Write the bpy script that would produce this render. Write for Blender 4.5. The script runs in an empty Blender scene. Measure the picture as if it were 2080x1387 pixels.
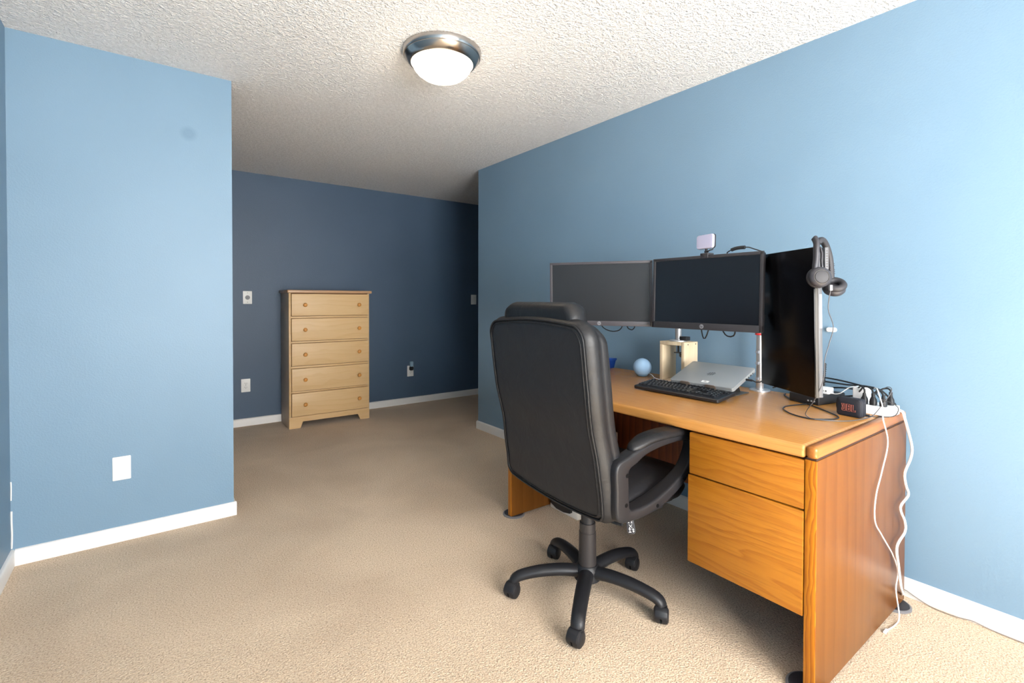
import bpy, bmesh, math, random
from mathutils import Vector, Matrix, Euler
random.seed(7)
PI = math.pi
scene = bpy.context.scene
COL = scene.collection

# ------------------------------------------------------------------ materials
def lin(r, g, b):
    def f(c):
        c /= 255.0
        return c / 12.92 if c <= 0.04045 else ((c + 0.055) / 1.055) ** 2.4
    return (f(r), f(g), f(b), 1.0)

class N:
    """tiny node helper"""
    def __init__(s, name):
        s.m = bpy.data.materials.new(name); s.m.use_nodes = True
        s.t = s.m.node_tree; s.n = s.t.nodes; s.l = s.t.links
        s.b = s.n['Principled BSDF']; s.out = s.n['Material Output']
    def add(s, typ, **kw):
        x = s.n.new(typ)
        for k, v in kw.items():
            if k.startswith('i_'):
                x.inputs[k[2:].replace('_', ' ')].default_value = v
            else:
                setattr(x, k, v)
        return x
    def link(s, a, b): s.l.new(a, b)
    def coords(s, scale=(1, 1, 1), loc=(0, 0, 0)):
        tc = s.add('ShaderNodeTexCoord'); mp = s.add('ShaderNodeMapping')
        mp.inputs['Scale'].default_value = scale; mp.inputs['Location'].default_value = loc
        s.link(tc.outputs['Object'], mp.inputs['Vector'])
        return mp.outputs['Vector']
    def noise(s, vec, scale, detail=2, rough=0.5, dist=0.0):
        x = s.add('ShaderNodeTexNoise'); x.inputs['Scale'].default_value = scale
        x.inputs['Detail'].default_value = detail; x.inputs['Roughness'].default_value = rough
        x.inputs['Distortion'].default_value = dist
        s.link(vec, x.inputs['Vector']); return x.outputs['Fac']
    def ramp(s, fac, stops):
        x = s.add('ShaderNodeValToRGB'); e = x.color_ramp.elements
        while len(e) < len(stops): e.new(0.5)
        for i, (p, c) in enumerate(stops):
            e[i].position = p; e[i].color = c if len(c) == 4 else (*c, 1)
        s.link(fac, x.inputs['Fac']); return x.outputs['Color']
    def mix(s, fac, a, b, mode='MIX'):
        x = s.add('ShaderNodeMix', data_type='RGBA', blend_type=mode)
        if isinstance(fac, float): x.inputs[0].default_value = fac
        else: s.link(fac, x.inputs[0])
        for k, v in ((6, a), (7, b)):
            if isinstance(v, tuple): x.inputs[k].default_value = v
            else: s.link(v, x.inputs[k])
        return x.outputs[2]
    def math(s, op, a, b=None):
        x = s.add('ShaderNodeMath', operation=op)
        for k, v in ((0, a), (1, b)):
            if v is None: continue
            if isinstance(v, (int, float)): x.inputs[k].default_value = v
            else: s.link(v, x.inputs[k])
        return x.outputs[0]
    def bump(s, h, strength, dist=0.002):
        x = s.add('ShaderNodeBump'); x.inputs['Strength'].default_value = strength
        x.inputs['Distance'].default_value = dist
        s.link(h, x.inputs['Height']); s.link(x.outputs['Normal'], s.b.inputs['Normal'])
        return x
    def set(s, **kw):
        for k, v in kw.items():
            s.b.inputs[k.replace('_', ' ')].default_value = v

def plain(name, col, rough=0.5, metal=0.0, spec=0.5, bump=None, var=0.0):
    m = N(name)
    m.set(Base_Color=col, Roughness=rough, Metallic=metal)
    m.b.inputs['Specular IOR Level'].default_value = spec
    if var:
        f = m.noise(m.coords(), 9, 3)
        d = tuple(c * (1 - var) for c in col[:3]) + (1,)
        u = tuple(min(1, c * (1 + var)) for c in col[:3]) + (1,)
        m.link(m.ramp(f, [(0.3, d), (0.7, u)]), m.b.inputs['Base Color'])
    if bump:
        m.bump(m.noise(m.coords(), bump[0], 3), bump[1], bump[2])
    return m.m

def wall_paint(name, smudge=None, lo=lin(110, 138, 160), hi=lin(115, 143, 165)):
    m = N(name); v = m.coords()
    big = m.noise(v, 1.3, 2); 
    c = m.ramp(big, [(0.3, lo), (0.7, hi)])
    if smudge:
        tc = m.add('ShaderNodeTexCoord')
        d = m.add('ShaderNodeVectorMath', operation='DISTANCE')
        m.link(tc.outputs['Object'], d.inputs[0]); d.inputs[1].default_value = smudge
        f = m.ramp(d.outputs['Value'], [(0.02, (1, 1, 1, 1)), (0.045, (0, 0, 0, 1))])
        f2 = m.math('MULTIPLY', f, 0.35)
        c = m.mix(f2, c, lin(74, 104, 126))
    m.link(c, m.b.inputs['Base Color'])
    m.set(Roughness=0.48); m.b.inputs['Specular IOR Level'].default_value = 0.4
    h1 = m.noise(v, 120, 2, 0.6)
    rid = m.ramp(h1, [(0.42, (0, 0, 0, 1)), (0.72, (1, 1, 1, 1))])
    m.bump(rid, 0.28, 0.0012)
    return m.m

def ceiling_mat():
    m = N('popcorn_ceiling'); v = m.coords()
    a = m.noise(v, 48, 3, 0.65); b = m.noise(v, 100, 2, 0.6)
    r = m.ramp(a, [(0.44, (0, 0, 0, 1)), (0.62, (1, 1, 1, 1))])
    r2 = m.ramp(b, [(0.45, (0, 0, 0, 1)), (0.66, (1, 1, 1, 1))])
    h = m.math('ADD', r, m.math('MULTIPLY', r2, 0.7))
    c = m.ramp(a, [(0.3, lin(220, 218, 216)), (0.65, lin(238, 236, 235))])
    m.link(c, m.b.inputs['Base Color']); m.set(Roughness=0.9)
    m.bump(h, 0.95, 0.0045)
    return m.m

def carpet_mat():
    m = N('beige_carpet'); v = m.coords()
    f1 = m.noise(v, 170, 2, 0.7)
    f2 = m.noise(v, 120, 1, 0.65)
    f3 = m.noise(v, 1.4, 3, 0.5, 0.6)
    vo = m.add('ShaderNodeTexVoronoi'); vo.inputs['Scale'].default_value = 190
    m.link(v, vo.inputs['Vector'])
    c = m.ramp(f1, [(0.28, lin(142, 119, 98)), (0.45, lin(201, 178, 152)), (0.6, lin(218, 197, 172)), (0.78, lin(233, 215, 193))])
    c2 = m.ramp(f3, [(0.35, lin(236, 232, 228)), (0.62, lin(255, 253, 250))])
    c = m.mix(1.0, c, c2, 'MULTIPLY')
    m.link(c, m.b.inputs['Base Color'])
    m.set(Roughness=0.95); m.b.inputs['Specular IOR Level'].default_value = 0.1
    m.b.inputs['Sheen Weight'].default_value = 0.15
    h = m.math('ADD', m.math('MULTIPLY', f2, 1.2), vo.outputs['Distance'])
    m.bump(h, 0.7, 0.0026)
    return m.m

def wood(name, c0, c1, c2, grain=1, across=2, freq=9.0, fig=2.4, rough=0.32, pores=0.5, off=0.0, spec=0.4, gs=0.55, bw=0.62):
    """grain: axis index along the fibres; across: axis the bands step along."""
    m = N(name)
    s1 = [3.0, 3.0, 3.0]; s1[grain] = gs
    low = m.noise(m.coords(tuple(s1), (off, off * 1.7, off * .6)), 1.4, 3, 0.55, 0.3)
    tc = m.add('ShaderNodeTexCoord'); sx = m.add('ShaderNodeSeparateXYZ')
    m.link(tc.outputs['Object'], sx.inputs[0])
    coord = sx.outputs[across]
    ph = m.math('ADD', m.math('MULTIPLY', coord, freq), m.math('MULTIPLY', low, fig * 4))
    s2 = [55.0, 55.0, 55.0]; s2[grain] = 3.0
    fine = m.noise(m.coords(tuple(s2)), 1.5, 4, 0.65)
    ph = m.math('ADD', ph, m.math('MULTIPLY', fine, 0.45))
    fr = m.math('FRACT', ph)
    band = m.ramp(fr, [(0.0, (0, 0, 0, 1)), (0.55, (.55, .55, .55, 1)), (0.9, (1, 1, 1, 1)), (1.0, (0.05, 0.05, 0.05, 1))])
    s3 = [260.0, 260.0, 260.0]; s3[grain] = 7.0
    por = m.noise(m.coords(tuple(s3)), 1.0, 2, 0.6)
    pr = m.ramp(por, [(0.52, (0, 0, 0, 1)), (0.72, (1, 1, 1, 1))])
    c = m.ramp(m.math('ADD', m.math('MULTIPLY', band, bw), m.math('MULTIPLY', fine, 1 - bw)),
               [(0.12, c0), (0.5, c1), (0.88, c2)])
    dark = tuple(x * 0.55 for x in c2[:3]) + (1,)
    c = m.mix(m.math('MULTIPLY', pr, pores), c, dark)
    m.link(c, m.b.inputs['Base Color'])
    m.set(Roughness=rough); m.b.inputs['Specular IOR Level'].default_value = spec
    m.bump(por, 0.12, 0.0006)
    return m.m

def leather(name, col, rough=0.36):
    m = N(name); v = m.coords()
    vo = m.add('ShaderNodeTexVoronoi'); vo.inputs['Scale'].default_value = 330
    m.link(v, vo.inputs['Vector'])
    soft = m.noise(v, 11, 3, 0.55, 0.5)
    m.set(Base_Color=col, Roughness=rough); m.b.inputs['Specular IOR Level'].default_value = 0.32
    h = m.math('ADD', m.math('MULTIPLY', vo.outputs['Distance'], 0.04), m.math('MULTIPLY', soft, 1.6))
    m.bump(h, 0.35, 0.006)
    return m.m

def emit(name, col, strength, base=None):
    m = N(name)
    m.set(Base_Color=base or col, Roughness=0.35)
    m.b.inputs['Emission Color'].default_value = col
    m.b.inputs['Emission Strength'].default_value = strength
    return m.m

M = {}
M['wall'] = wall_paint('blue_wall_paint')
M['wall_smudge'] = wall_paint('blue_wall_paint_with_smudge', (0.187, 3.124, 2.105))
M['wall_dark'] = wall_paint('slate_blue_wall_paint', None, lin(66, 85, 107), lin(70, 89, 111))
M['ceil'] = ceiling_mat()
M['carpet'] = carpet_mat()
M['trim'] = plain('white_trim_paint', lin(224, 222, 220), 0.4, bump=(30, 0.05, 0.001))
M['plate'] = plain('white_plastic_plate', lin(226, 226, 224), 0.35)
M['slot'] = plain('dark_slot', lin(40, 38, 36), 0.6)
oak0, oak1, oak2 = lin(222, 156, 74), lin(206, 135, 54), lin(168, 96, 30)
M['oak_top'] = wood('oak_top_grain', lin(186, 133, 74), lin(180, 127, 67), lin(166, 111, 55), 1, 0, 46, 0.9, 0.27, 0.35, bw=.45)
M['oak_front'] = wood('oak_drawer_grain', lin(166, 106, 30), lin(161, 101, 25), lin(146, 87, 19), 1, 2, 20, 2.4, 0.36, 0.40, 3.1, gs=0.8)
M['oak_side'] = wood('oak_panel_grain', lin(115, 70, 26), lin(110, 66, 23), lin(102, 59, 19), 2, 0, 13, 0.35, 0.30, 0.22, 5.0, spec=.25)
M['oak_edge'] = wood('oak_edge_grain', lin(184, 118, 20), lin(168, 98, 12), lin(132, 70, 8), 2, 1, 70, 1.6, 0.36, 0.3, 1.0, gs=2.2)
M['oak_cap'] = wood('oak_cap_grain', lin(160, 102, 46), lin(148, 90, 38), lin(118, 66, 28), 0, 1, 24, 0.8, 0.28, 0.3, 7.0)
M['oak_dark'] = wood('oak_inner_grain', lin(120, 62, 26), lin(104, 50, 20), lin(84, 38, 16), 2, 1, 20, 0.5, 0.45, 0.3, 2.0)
M['hole'] = plain('black_hole', lin(8, 8, 9), 0.8, spec=0.1)
M['gap_shade'] = plain('dark_gap_shade', lin(54, 30, 16), 0.6)  # shade of the gap below the desk end caps, as a colour
M['maple'] = wood('maple_laminate', lin(212, 179, 132), lin(209, 175, 127), lin(203, 166, 116), 0, 2, 16, 1.6, 0.42, 0.07, 4.0, bw=.4)
M['maple_v'] = wood('maple_laminate_upright', lin(222, 187, 135), lin(216, 180, 126), lin(204, 165, 112), 2, 0, 14, 0.5, 0.42, 0.08, 4.4)
M['maple_gap'] = plain('brown_drawer_gap', lin(120, 82, 48), 0.7)
M['maple_top'] = wood('taupe_wood_top', lin(190, 152, 116), lin(180, 142, 106), lin(164, 126, 92), 0, 1, 16, 0.6, 0.35, 0.1, 1.2)
M['dresser_side'] = plain('grey_brown_side', lin(186, 166, 142), 0.42, var=0.05)
M['knob'] = plain('honey_wood_knob', lin(205, 140, 66), 0.25, var=0.08)
M['ply'] = wood('pale_plywood', lin(226, 208, 178), lin(220, 200, 168), lin(208, 186, 150), 2, 1, 12, 0.7, 0.5, 0.08, 2.2)
M['leather'] = leather('black_leather', lin(27, 27, 29), 0.44)
M['leather_back'] = leather('black_vinyl_back', lin(33, 33, 36), 0.52)
M['plastic'] = plain('black_textured_plastic', lin(29, 29, 32), 0.45, spec=.35, bump=(420, 0.12, 0.001))
M['plastic_m'] = plain('matte_black_plastic', lin(30, 30, 33), 0.5)
M['cyl'] = plain('dark_brown_grey_column', lin(42, 38, 38), 0.5)
M['bezel'] = plain('dark_grey_bezel', lin(48, 46, 49), 0.42, bump=(600, 0.08, 0.0006))
M['bezel_l'] = plain('grey_bezel', lin(64, 61, 65), 0.42, bump=(600, 0.08, 0.0006))
M['screen'] = plain('black_screen', lin(14, 16, 22), 0.3, spec=0.6)
M['screen_g'] = plain('matte_dark_screen', lin(24, 25, 28), 0.42, spec=0.65)
M['screen_k'] = plain('deep_black_screen', lin(7, 6, 8), 0.2, spec=0.2)
M['silver'] = plain('silver_plastic', lin(88, 89, 93), 0.5, 0.0)
M['silver_d'] = plain('dull_silver_plastic', lin(66, 63, 60), 0.55, 0.0)
M['lightgrey'] = plain('light_grey_plastic', lin(128, 129, 134), 0.45)
M['nickel'] = plain('brushed_nickel', lin(176, 172, 168), 0.22, 1.0)
M['alu'] = plain('satin_aluminium', lin(206, 206, 208), 0.4, 0.85)
M['laptop'] = plain('silver_laptop_shell', lin(160, 162, 162), 0.36, 0.35)
M['laptop_dark'] = plain('dark_laptop_mark', lin(70, 72, 74), 0.4, 0.5)
M['bronze'] = plain('bronze_grey_metal', lin(150, 132, 118), 0.38, 0.7)
M['white'] = plain('white_plastic', lin(240, 240, 240), 0.35)
M['key'] = plain('black_keycap', lin(26, 26, 29), 0.4)
M['legend'] = plain('pale_key_legend', lin(190, 190, 190), 0.5)
M['sphere'] = plain('pale_blue_fabric', lin(150, 183, 214), 0.8, bump=(700, 0.35, 0.001))
M['sphere_b'] = plain('grey_blue_plastic', lin(112, 145, 172), 0.5)
M['red'] = plain('red_collar', lin(196, 44, 44), 0.4)
M['blue'] = plain('dark_blue_plastic', lin(22, 62, 140), 0.35)
M['navy'] = plain('navy_speaker_fabric', lin(24, 26, 36), 0.75, bump=(1500, 0.5, 0.001))
M['navy_r'] = plain('dark_grey_rubber', lin(46, 48, 56), 0.6)
M['orange'] = plain('orange_letter_outline', lin(150, 84, 68), 0.5)
M['maroon'] = plain('maroon_letter_fill', lin(56, 32, 38), 0.6)
M['headset'] = plain('charcoal_headset', lin(50, 49, 54), 0.45)
M['headset_d'] = plain('charcoal_cushion', lin(42, 41, 45), 0.6)
M['greycord'] = plain('grey_cord', lin(78, 78, 82), 0.45)
M['blackcord'] = plain('black_cord', lin(26, 26, 28), 0.4)
M['whitecord'] = plain('white_cord', lin(240, 240, 240), 0.4)
M['palecord'] = plain('pale_grey_cord', lin(128, 120, 112), 0.5)
M['slider'] = plain('grey_slider_disc', lin(48, 48, 53), 0.55)
M['slider_rim'] = plain('light_slider_rim', lin(112, 110, 112), 0.5)
M['offwhite'] = plain('offwhite_casing', lin(214, 208, 200), 0.5)
M['freshener'] = plain('translucent_blue_plastic', lin(150, 180, 200), 0.2)
M['lamp'] = emit('lit_frosted_glass', (1.0, 0.86, 0.66, 1), 5.0, lin(255, 250, 240))
M['led'] = plain('lavender_white_diffuser', lin(186, 184, 210), 0.35)
M['sticker'] = plain('white_sticker', lin(238, 238, 236), 0.5)
M['caulk'] = plain('white_caulk', lin(225, 224, 222), 0.6)
M['winframe'] = plain('white_window_frame', lin(238, 238, 236), 0.4)
# window glass: mostly clear, a little reflection
g = N('window_glass')
tr = g.add('ShaderNodeBsdfTransparent'); gl = g.add('ShaderNodeBsdfGlossy'); gl.inputs['Roughness'].default_value = 0.02
mx = g.add('ShaderNodeMixShader'); mx.inputs[0].default_value = 0.05
g.link(tr.outputs[0], mx.inputs[1]); g.link(gl.outputs[0], mx.inputs[2]); g.link(mx.outputs[0], g.out.inputs['Surface'])
M['glass'] = g.m

# ------------------------------------------------------------------ mesh building
class MB:
    def __init__(s): s.bm = bmesh.new()
    def _merge(s, b, mat=None):
        if mat is not None: b.transform(mat)
        me = bpy.data.meshes.new('tmp'); b.to_mesh(me); b.free()
        s.bm.from_mesh(me); bpy.data.meshes.remove(me)
        return s
    def box(s, lo, hi, bev=0.0, seg=2, mat=None):
        b = bmesh.new()
        r = bmesh.ops.create_cube(b, size=1.0)
        c = [(l + h) / 2 for l, h in zip(lo, hi)]; d = [h - l for l, h in zip(lo, hi)]
        for v in b.verts: v.co = Vector((v.co.x * d[0] + c[0], v.co.y * d[1] + c[1], v.co.z * d[2] + c[2]))
        if bev > 0:
            bmesh.ops.bevel(b, geom=list(b.edges), offset=min(bev, min(d) * 0.49), segments=seg, profile=0.5, affect='EDGES')
        return s._merge(b, mat)
    def cyl(s, p0, p1, r0, r1=None, seg=24, bev=0.0):
        r1 = r0 if r1 is None else r1
        p0, p1 = Vector(p0), Vector(p1); d = p1 - p0
        b = bmesh.new()
        bmesh.ops.create_cone(b, cap_ends=True, segments=seg, radius1=r0, radius2=r1, depth=d.length)
        if bev > 0:
            es = [e for e in b.edges if abs(e.verts[0].co.z - e.verts[1].co.z) < 1e-6]
            bmesh.ops.bevel(b, geom=es, offset=bev, segments=2, profile=0.5, affect='EDGES')
        q = Vector((0, 0, 1)).rotation_difference(d.normalized())
        return s._merge(b, Matrix.Translation((p0 + p1) / 2) @ q.to_matrix().to_4x4())
    def lathe(s, prof, seg=40, mat=None, cap=True):
        b = bmesh.new(); rings = []
        for r, z in prof:
            if r < 1e-6: rings.append([b.verts.new((0, 0, z))])
            else: rings.append([b.verts.new((r * math.cos(2 * PI * k / seg), r * math.sin(2 * PI * k / seg), z)) for k in range(seg)])
        for A, B in zip(rings, rings[1:]):
            for k in range(seg):
                k2 = (k + 1) % seg
                if len(A) == 1 and len(B) == 1: continue
                if len(A) == 1: b.faces.new((A[0], B[k2], B[k]))
                elif len(B) == 1: b.faces.new((A[k], A[k2], B[0]))
                else: b.faces.new((A[k], A[k2], B[k2], B[k]))
        bmesh.ops.recalc_face_normals(b, faces=b.faces)
        return s._merge(b, mat)
    def loft(s, rings, closed=False, cap=True):
        b = bmesh.new(); R = [[b.verts.new(p) for p in r] for r in rings]
        n = len(R[0]); prs = list(zip(R, R[1:])) + ([(R[-1], R[0])] if closed else [])
        for A, B in prs:
            for k in range(n):
                k2 = (k + 1) % n
                b.faces.new((A[k], A[k2], B[k2], B[k]))
        if cap and not closed:
            b.faces.new(R[0][::-1]); b.faces.new(R[-1])
        bmesh.ops.recalc_face_normals(b, faces=b.faces)
        return s._merge(b)
    def tube(s, pts, r, seg=8, closed=False, smooth=True, step=0.012):
        P = spline(pts, closed, step) if smooth else [Vector(p) for p in pts]
        return s.loft(sweep(P, lambda t: [(r * math.cos(a), r * math.sin(a)) for a in [2 * PI * k / seg for k in range(seg)]], closed), closed)
    def prism(s, poly, f, depth, bev=0.0):
        """poly: list of (a,b); f(a,b,c)->xyz ; extruded c 0..depth"""
        b = bmesh.new()
        A = [b.verts.new(f(a, c, 0)) for a, c in poly]; B = [b.verts.new(f(a, c, depth)) for a, c in poly]
        n = len(poly); b.faces.new(A[::-1]); b.faces.new(B)
        for k in range(n): b.faces.new((A[k], A[(k + 1) % n], B[(k + 1) % n], B[k]))
        bmesh.ops.recalc_face_normals(b, faces=b.faces)
        if bev > 0: bmesh.ops.bevel(b, geom=list(b.edges), offset=bev, segments=2, profile=0.5, affect='EDGES')
        return s._merge(b)
    def shell(s, outline, prof, f, steps=5):
        """pillow: outline list of (a,b) about a centre; prof list of (inset, depth); ends filled with inner rings"""
        n = len(outline)
        ca = sum(p[0] for p in outline) / n; cb = sum(p[1] for p in outline) / n
        def ring(ins, d, k=1.0):
            out = []
            for i, (a, c) in enumerate(outline):
                p, q = outline[i - 1], outline[(i + 1) % n]
                t = Vector((q[0] - p[0], q[1] - p[1])).normalized(); nn = Vector((-t.y, t.x))
                x, y = a + nn.x * ins, c + nn.y * ins
                out.append(f(ca + (x - ca) * k, cb + (y - cb) * k, d))
            return out
        R = []
        i0, d0 = prof[0]; i1, d1 = prof[-1]
        for k in range(1, steps): R.append(ring(i0, d0, k / steps))
        for i, d in prof: R.append(ring(i, d))
        for k in range(steps - 1, 0, -1): R.append(ring(i1, d1, k / steps))
        b = bmesh.new(); V = [[b.verts.new(p) for p in r] for r in R]
        for A, B in zip(V, V[1:]):
            for k in range(n): b.faces.new((A[k], A[(k + 1) % n], B[(k + 1) % n], B[k]))
        for r, d in ((V[0], d0), (V[-1], d1)):
            c = b.verts.new(f(ca, cb, d))
            for k in range(n): b.faces.new((r[k], r[(k + 1) % n], c))
        bmesh.ops.recalc_face_normals(b, faces=b.faces)
        return s._merge(b)
    def build(s, name, mat, parent=None, smooth=38, loc=None, sub=0):
        bm = s.bm
        for f in bm.faces: f.smooth = True
        lim = math.radians(smooth)
        for e in bm.edges:
            if len(e.link_faces) == 2 and e.calc_face_angle(0) > lim: e.smooth = False
        me = bpy.data.meshes.new(name); bm.to_mesh(me); bm.free()
        o = bpy.data.objects.new(name, me); COL.objects.link(o)
        if isinstance(mat, str): mat = M[mat]
        me.materials.append(mat)
        if parent is not None: o.parent = parent
        if loc is not None: o.location = loc
        if sub:
            md = o.modifiers.new('sub', 'SUBSURF'); md.levels = sub; md.render_levels = sub
        return o

def spline(pts, closed=False, step=0.012):
    P = [Vector(p) for p in pts]; n = len(P); out = []
    rng = range(n if closed else n - 1)
    for i in rng:
        if closed: a, b, c, d = P[i - 1], P[i], P[(i + 1) % n], P[(i + 2) % n]
        else: a, b, c, d = P[max(i - 1, 0)], P[i], P[i + 1], P[min(i + 2, n - 1)]
        k = max(2, int((c - b).length / step))
        for j in range(k):
            t = j / k
            out.append(0.5 * ((2 * b) + (c - a) * t + (2 * a - 5 * b + 4 * c - d) * t * t + (3 * b - a - 3 * c + d) * t ** 3))
    if not closed: out.append(P[-1])
    return out

def sweep(P, sect, closed=False, up=None):
    """rings along P; sect(t)->list of (u,v). With up given, v follows that vector."""
    n = len(P); rings = []; prevU = None
    for i in range(n):
        a = P[i - 1] if (i > 0 or closed) else P[i]; c = P[(i + 1) % n] if (i < n - 1 or closed) else P[i]
        t = (c - a).normalized()
        if up is not None:
            U = up.cross(t).normalized(); V = t.cross(U)
        else:
            if prevU is None:
                h = Vector((0, 0, 1)) if abs(t.z) < 0.9 else Vector((1, 0, 0))
                U = h.cross(t).normalized()
            else:
                U = (prevU - t * prevU.dot(t)).normalized()
            V = t.cross(U); prevU = U
        rings.append([P[i] + U * u + V * v for u, v in sect(i / max(1, n - 1))])
    return rings

def rrect(w, h, r, n=6):
    """rounded rectangle outline, anticlockwise"""
    out = []
    for cx, cy, a0 in ((w / 2 - r, h / 2 - r, 0), (-w / 2 + r, h / 2 - r, 90), (-w / 2 + r, -h / 2 + r, 180), (w / 2 - r, -h / 2 + r, 270)):
        for k in range(n + 1):
            a = math.radians(a0 + 90 * k / n); out.append((cx + r * math.cos(a), cy + r * math.sin(a)))
    return out

def props(o, label, cat, group=None):
    o['label'] = label; o['category'] = cat
    if group: o['group'] = group
    return o
def thing(name, label, cat, loc=(0, 0, 0), rotz=0.0, group=None):
    o = bpy.data.objects.new(name, None); COL.objects.link(o); o.empty_display_size = 0.1
    o.location = loc; o.rotation_euler = (0, 0, rotz)
    return props(o, label, cat, group)
def struct(name, mb, mat, parent=None, smooth=30):
    o = mb.build(name, mat, parent, smooth)
    if parent is None: o['kind'] = 'structure'
    return o

def text_mesh(body, size, name, mat, parent, matrix, extrude=0.0004, bold=0.0):
    cu = bpy.data.curves.new('txt', 'FONT'); cu.body = body; cu.size = size; cu.extrude = extrude
    cu.offset = bold; cu.align_x = 'CENTER'; cu.align_y = 'CENTER'
    o = bpy.data.objects.new('txt', cu); COL.objects.link(o)
    dg = bpy.context.evaluated_depsgraph_get(); dg.update()
    me = bpy.data.meshes.new_from_object(o.evaluated_get(dg))
    bpy.data.objects.remove(o); bpy.data.curves.remove(cu)
    me.transform(matrix); me.materials.clear(); me.materials.append(M[mat])
    r = bpy.data.objects.new(name, me); COL.objects.link(r)
    if parent is not None: r.parent = parent
    return r

def frame(o, ex, ey, ez):
    m = Matrix.Identity(4)
    for i, e in enumerate((ex, ey, ez)):
        for k in range(3): m[k][i] = e[k]
    for k in range(3): m[k][3] = o[k]
    return m

# ------------------------------------------------------------------ room
H = 2.44
XL, XR, YP, YF, YB, XC, YR = -0.50, 2.509, 3.124, 5.256, -1.75, 0.389, 3.849
XA = 4.3
def wall(name, lo, hi, mat='wall'): return struct(name, MB().box(lo, hi), mat)
wall('floor', (XL - .1, YB - .1, -0.08), (XA + .1, YF + .1, 0), 'carpet')
wall('ceiling', (XL - .1, YB - .1, H), (XA + .1, YF + .1, H + .1), 'ceil')
wall('wall_left_side', (XL - .1, YB, 0), (XL, YF, H))
wall('wall_left', (XL, YP, 0), (XC, YP + .115, H), 'wall_smudge')
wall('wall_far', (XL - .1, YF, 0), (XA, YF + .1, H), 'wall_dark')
wall('wall_right', (XR, YB, 0), (XR + .115, YR, H))
wall('wall_alcove_right', (XA, YR - .4, 0), (XA + .1, YF + .1, H))
wall('wall_alcove_near', (XR + .115, YR - .4, 0), (XA, YR - .3, H))
# back wall with a window opening (behind the viewer)
WX0, WX1, WZ0, WZ1 = -0.20, 1.80, 0.60, 2.00
mb = MB()
mb.box((XL - .1, YB - .1, 0), (WX0, YB, H)).box((WX1, YB - .1, 0), (XR + .1, YB, H))
mb.box((WX0, YB - .1, 0), (WX1, YB, WZ0)).box((WX0, YB - .1, WZ1), (WX1, YB, H))
struct('wall_back', mb, 'wall')
wf = MB()
for lo, hi in (((WX0, YB - .09, WZ0 + .05), (WX0 + .05, YB - .03, WZ1 - .05)), ((WX1 - .05, YB - .09, WZ0 + .05), (WX1, YB - .03, WZ1 - .05)),
               ((WX0, YB - .09, WZ0), (WX1, YB - .03, WZ0 + .05)), ((WX0, YB - .09, WZ1 - .05), (WX1, YB - .03, WZ1)),
               (((WX0 + WX1) / 2 - .03, YB - .09, WZ0 + .05), ((WX0 + WX1) / 2 + .03, YB - .03, WZ1 - .05))):
    wf.box(lo, hi, 0.004)
wn = struct('window_1', wf, 'winframe')
MB().box((WX0 + .05, YB - .065, WZ0 + .05), (WX1 - .05, YB - .060, WZ1 - .05)).build('window_pane', 'glass', wn)
MB().box((WX0 - .04, YB - .03, WZ0 - .03), (WX1 + .04, YB + .06, WZ0), 0.006).build('window_sill', 'winframe', wn)

T, BH = 0.013, 0.0745
def skirt(name, p, q, nrm, ext0=0.0, ext1=0.0):
    """profiled baseboard from p to q on a wall whose room side is nrm"""
    p, q, nv = Vector((*p, 0)), Vector((*q, 0)), Vector((*nrm, 0))
    d = (q - p).normalized(); p = p - d * ext0; q = q + d * ext1
    prof = [(0, 0), (T, 0), (T, BH - .012), (T * .8, BH - .005), (T * .45, BH - .001), (0, BH)]
    mb = MB(); mb.loft([[a + nv * u + Vector((0, 0, z)) for u, z in prof] for a in (p, q)])
    return struct(name, mb, 'trim', smooth=50)
skirt('baseboard_left_side', (XL, YB), (XL, YP), (1, 0))
skirt('baseboard_left', (XL + T, YP), (XC, YP), (0, -1), 0, T)
skirt('baseboard_left_end', (XC, YP), (XC, YP + .115), (1, 0))
skirt('baseboard_far', (XL, YF), (XA, YF), (0, -1))
skirt('baseboard_right', (XR, YB), (XR, YR), (-1, 0), 0, T)
skirt('baseboard_right_end', (XR, YR), (XR + .115, YR), (0, 1))
skirt('baseboard_back', (XL + T, YB), (XR - T, YB), (0, 1))
mb = MB(); mb.tube([(XL + .002, YP - .002, .08), (XL + .004, YP - .003, .14), (XL + .003, YP - .002, .2), (XL + .003, YP - .002, .25)], 0.0035, 6)
mb.tube([(XL + .002, YP - .002, .3), (XL + .003, YP - .003, .36), (XL + .002, YP - .002, .385)], 0.0025, 6)
struct('trim_1', mb, 'caulk')

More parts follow.
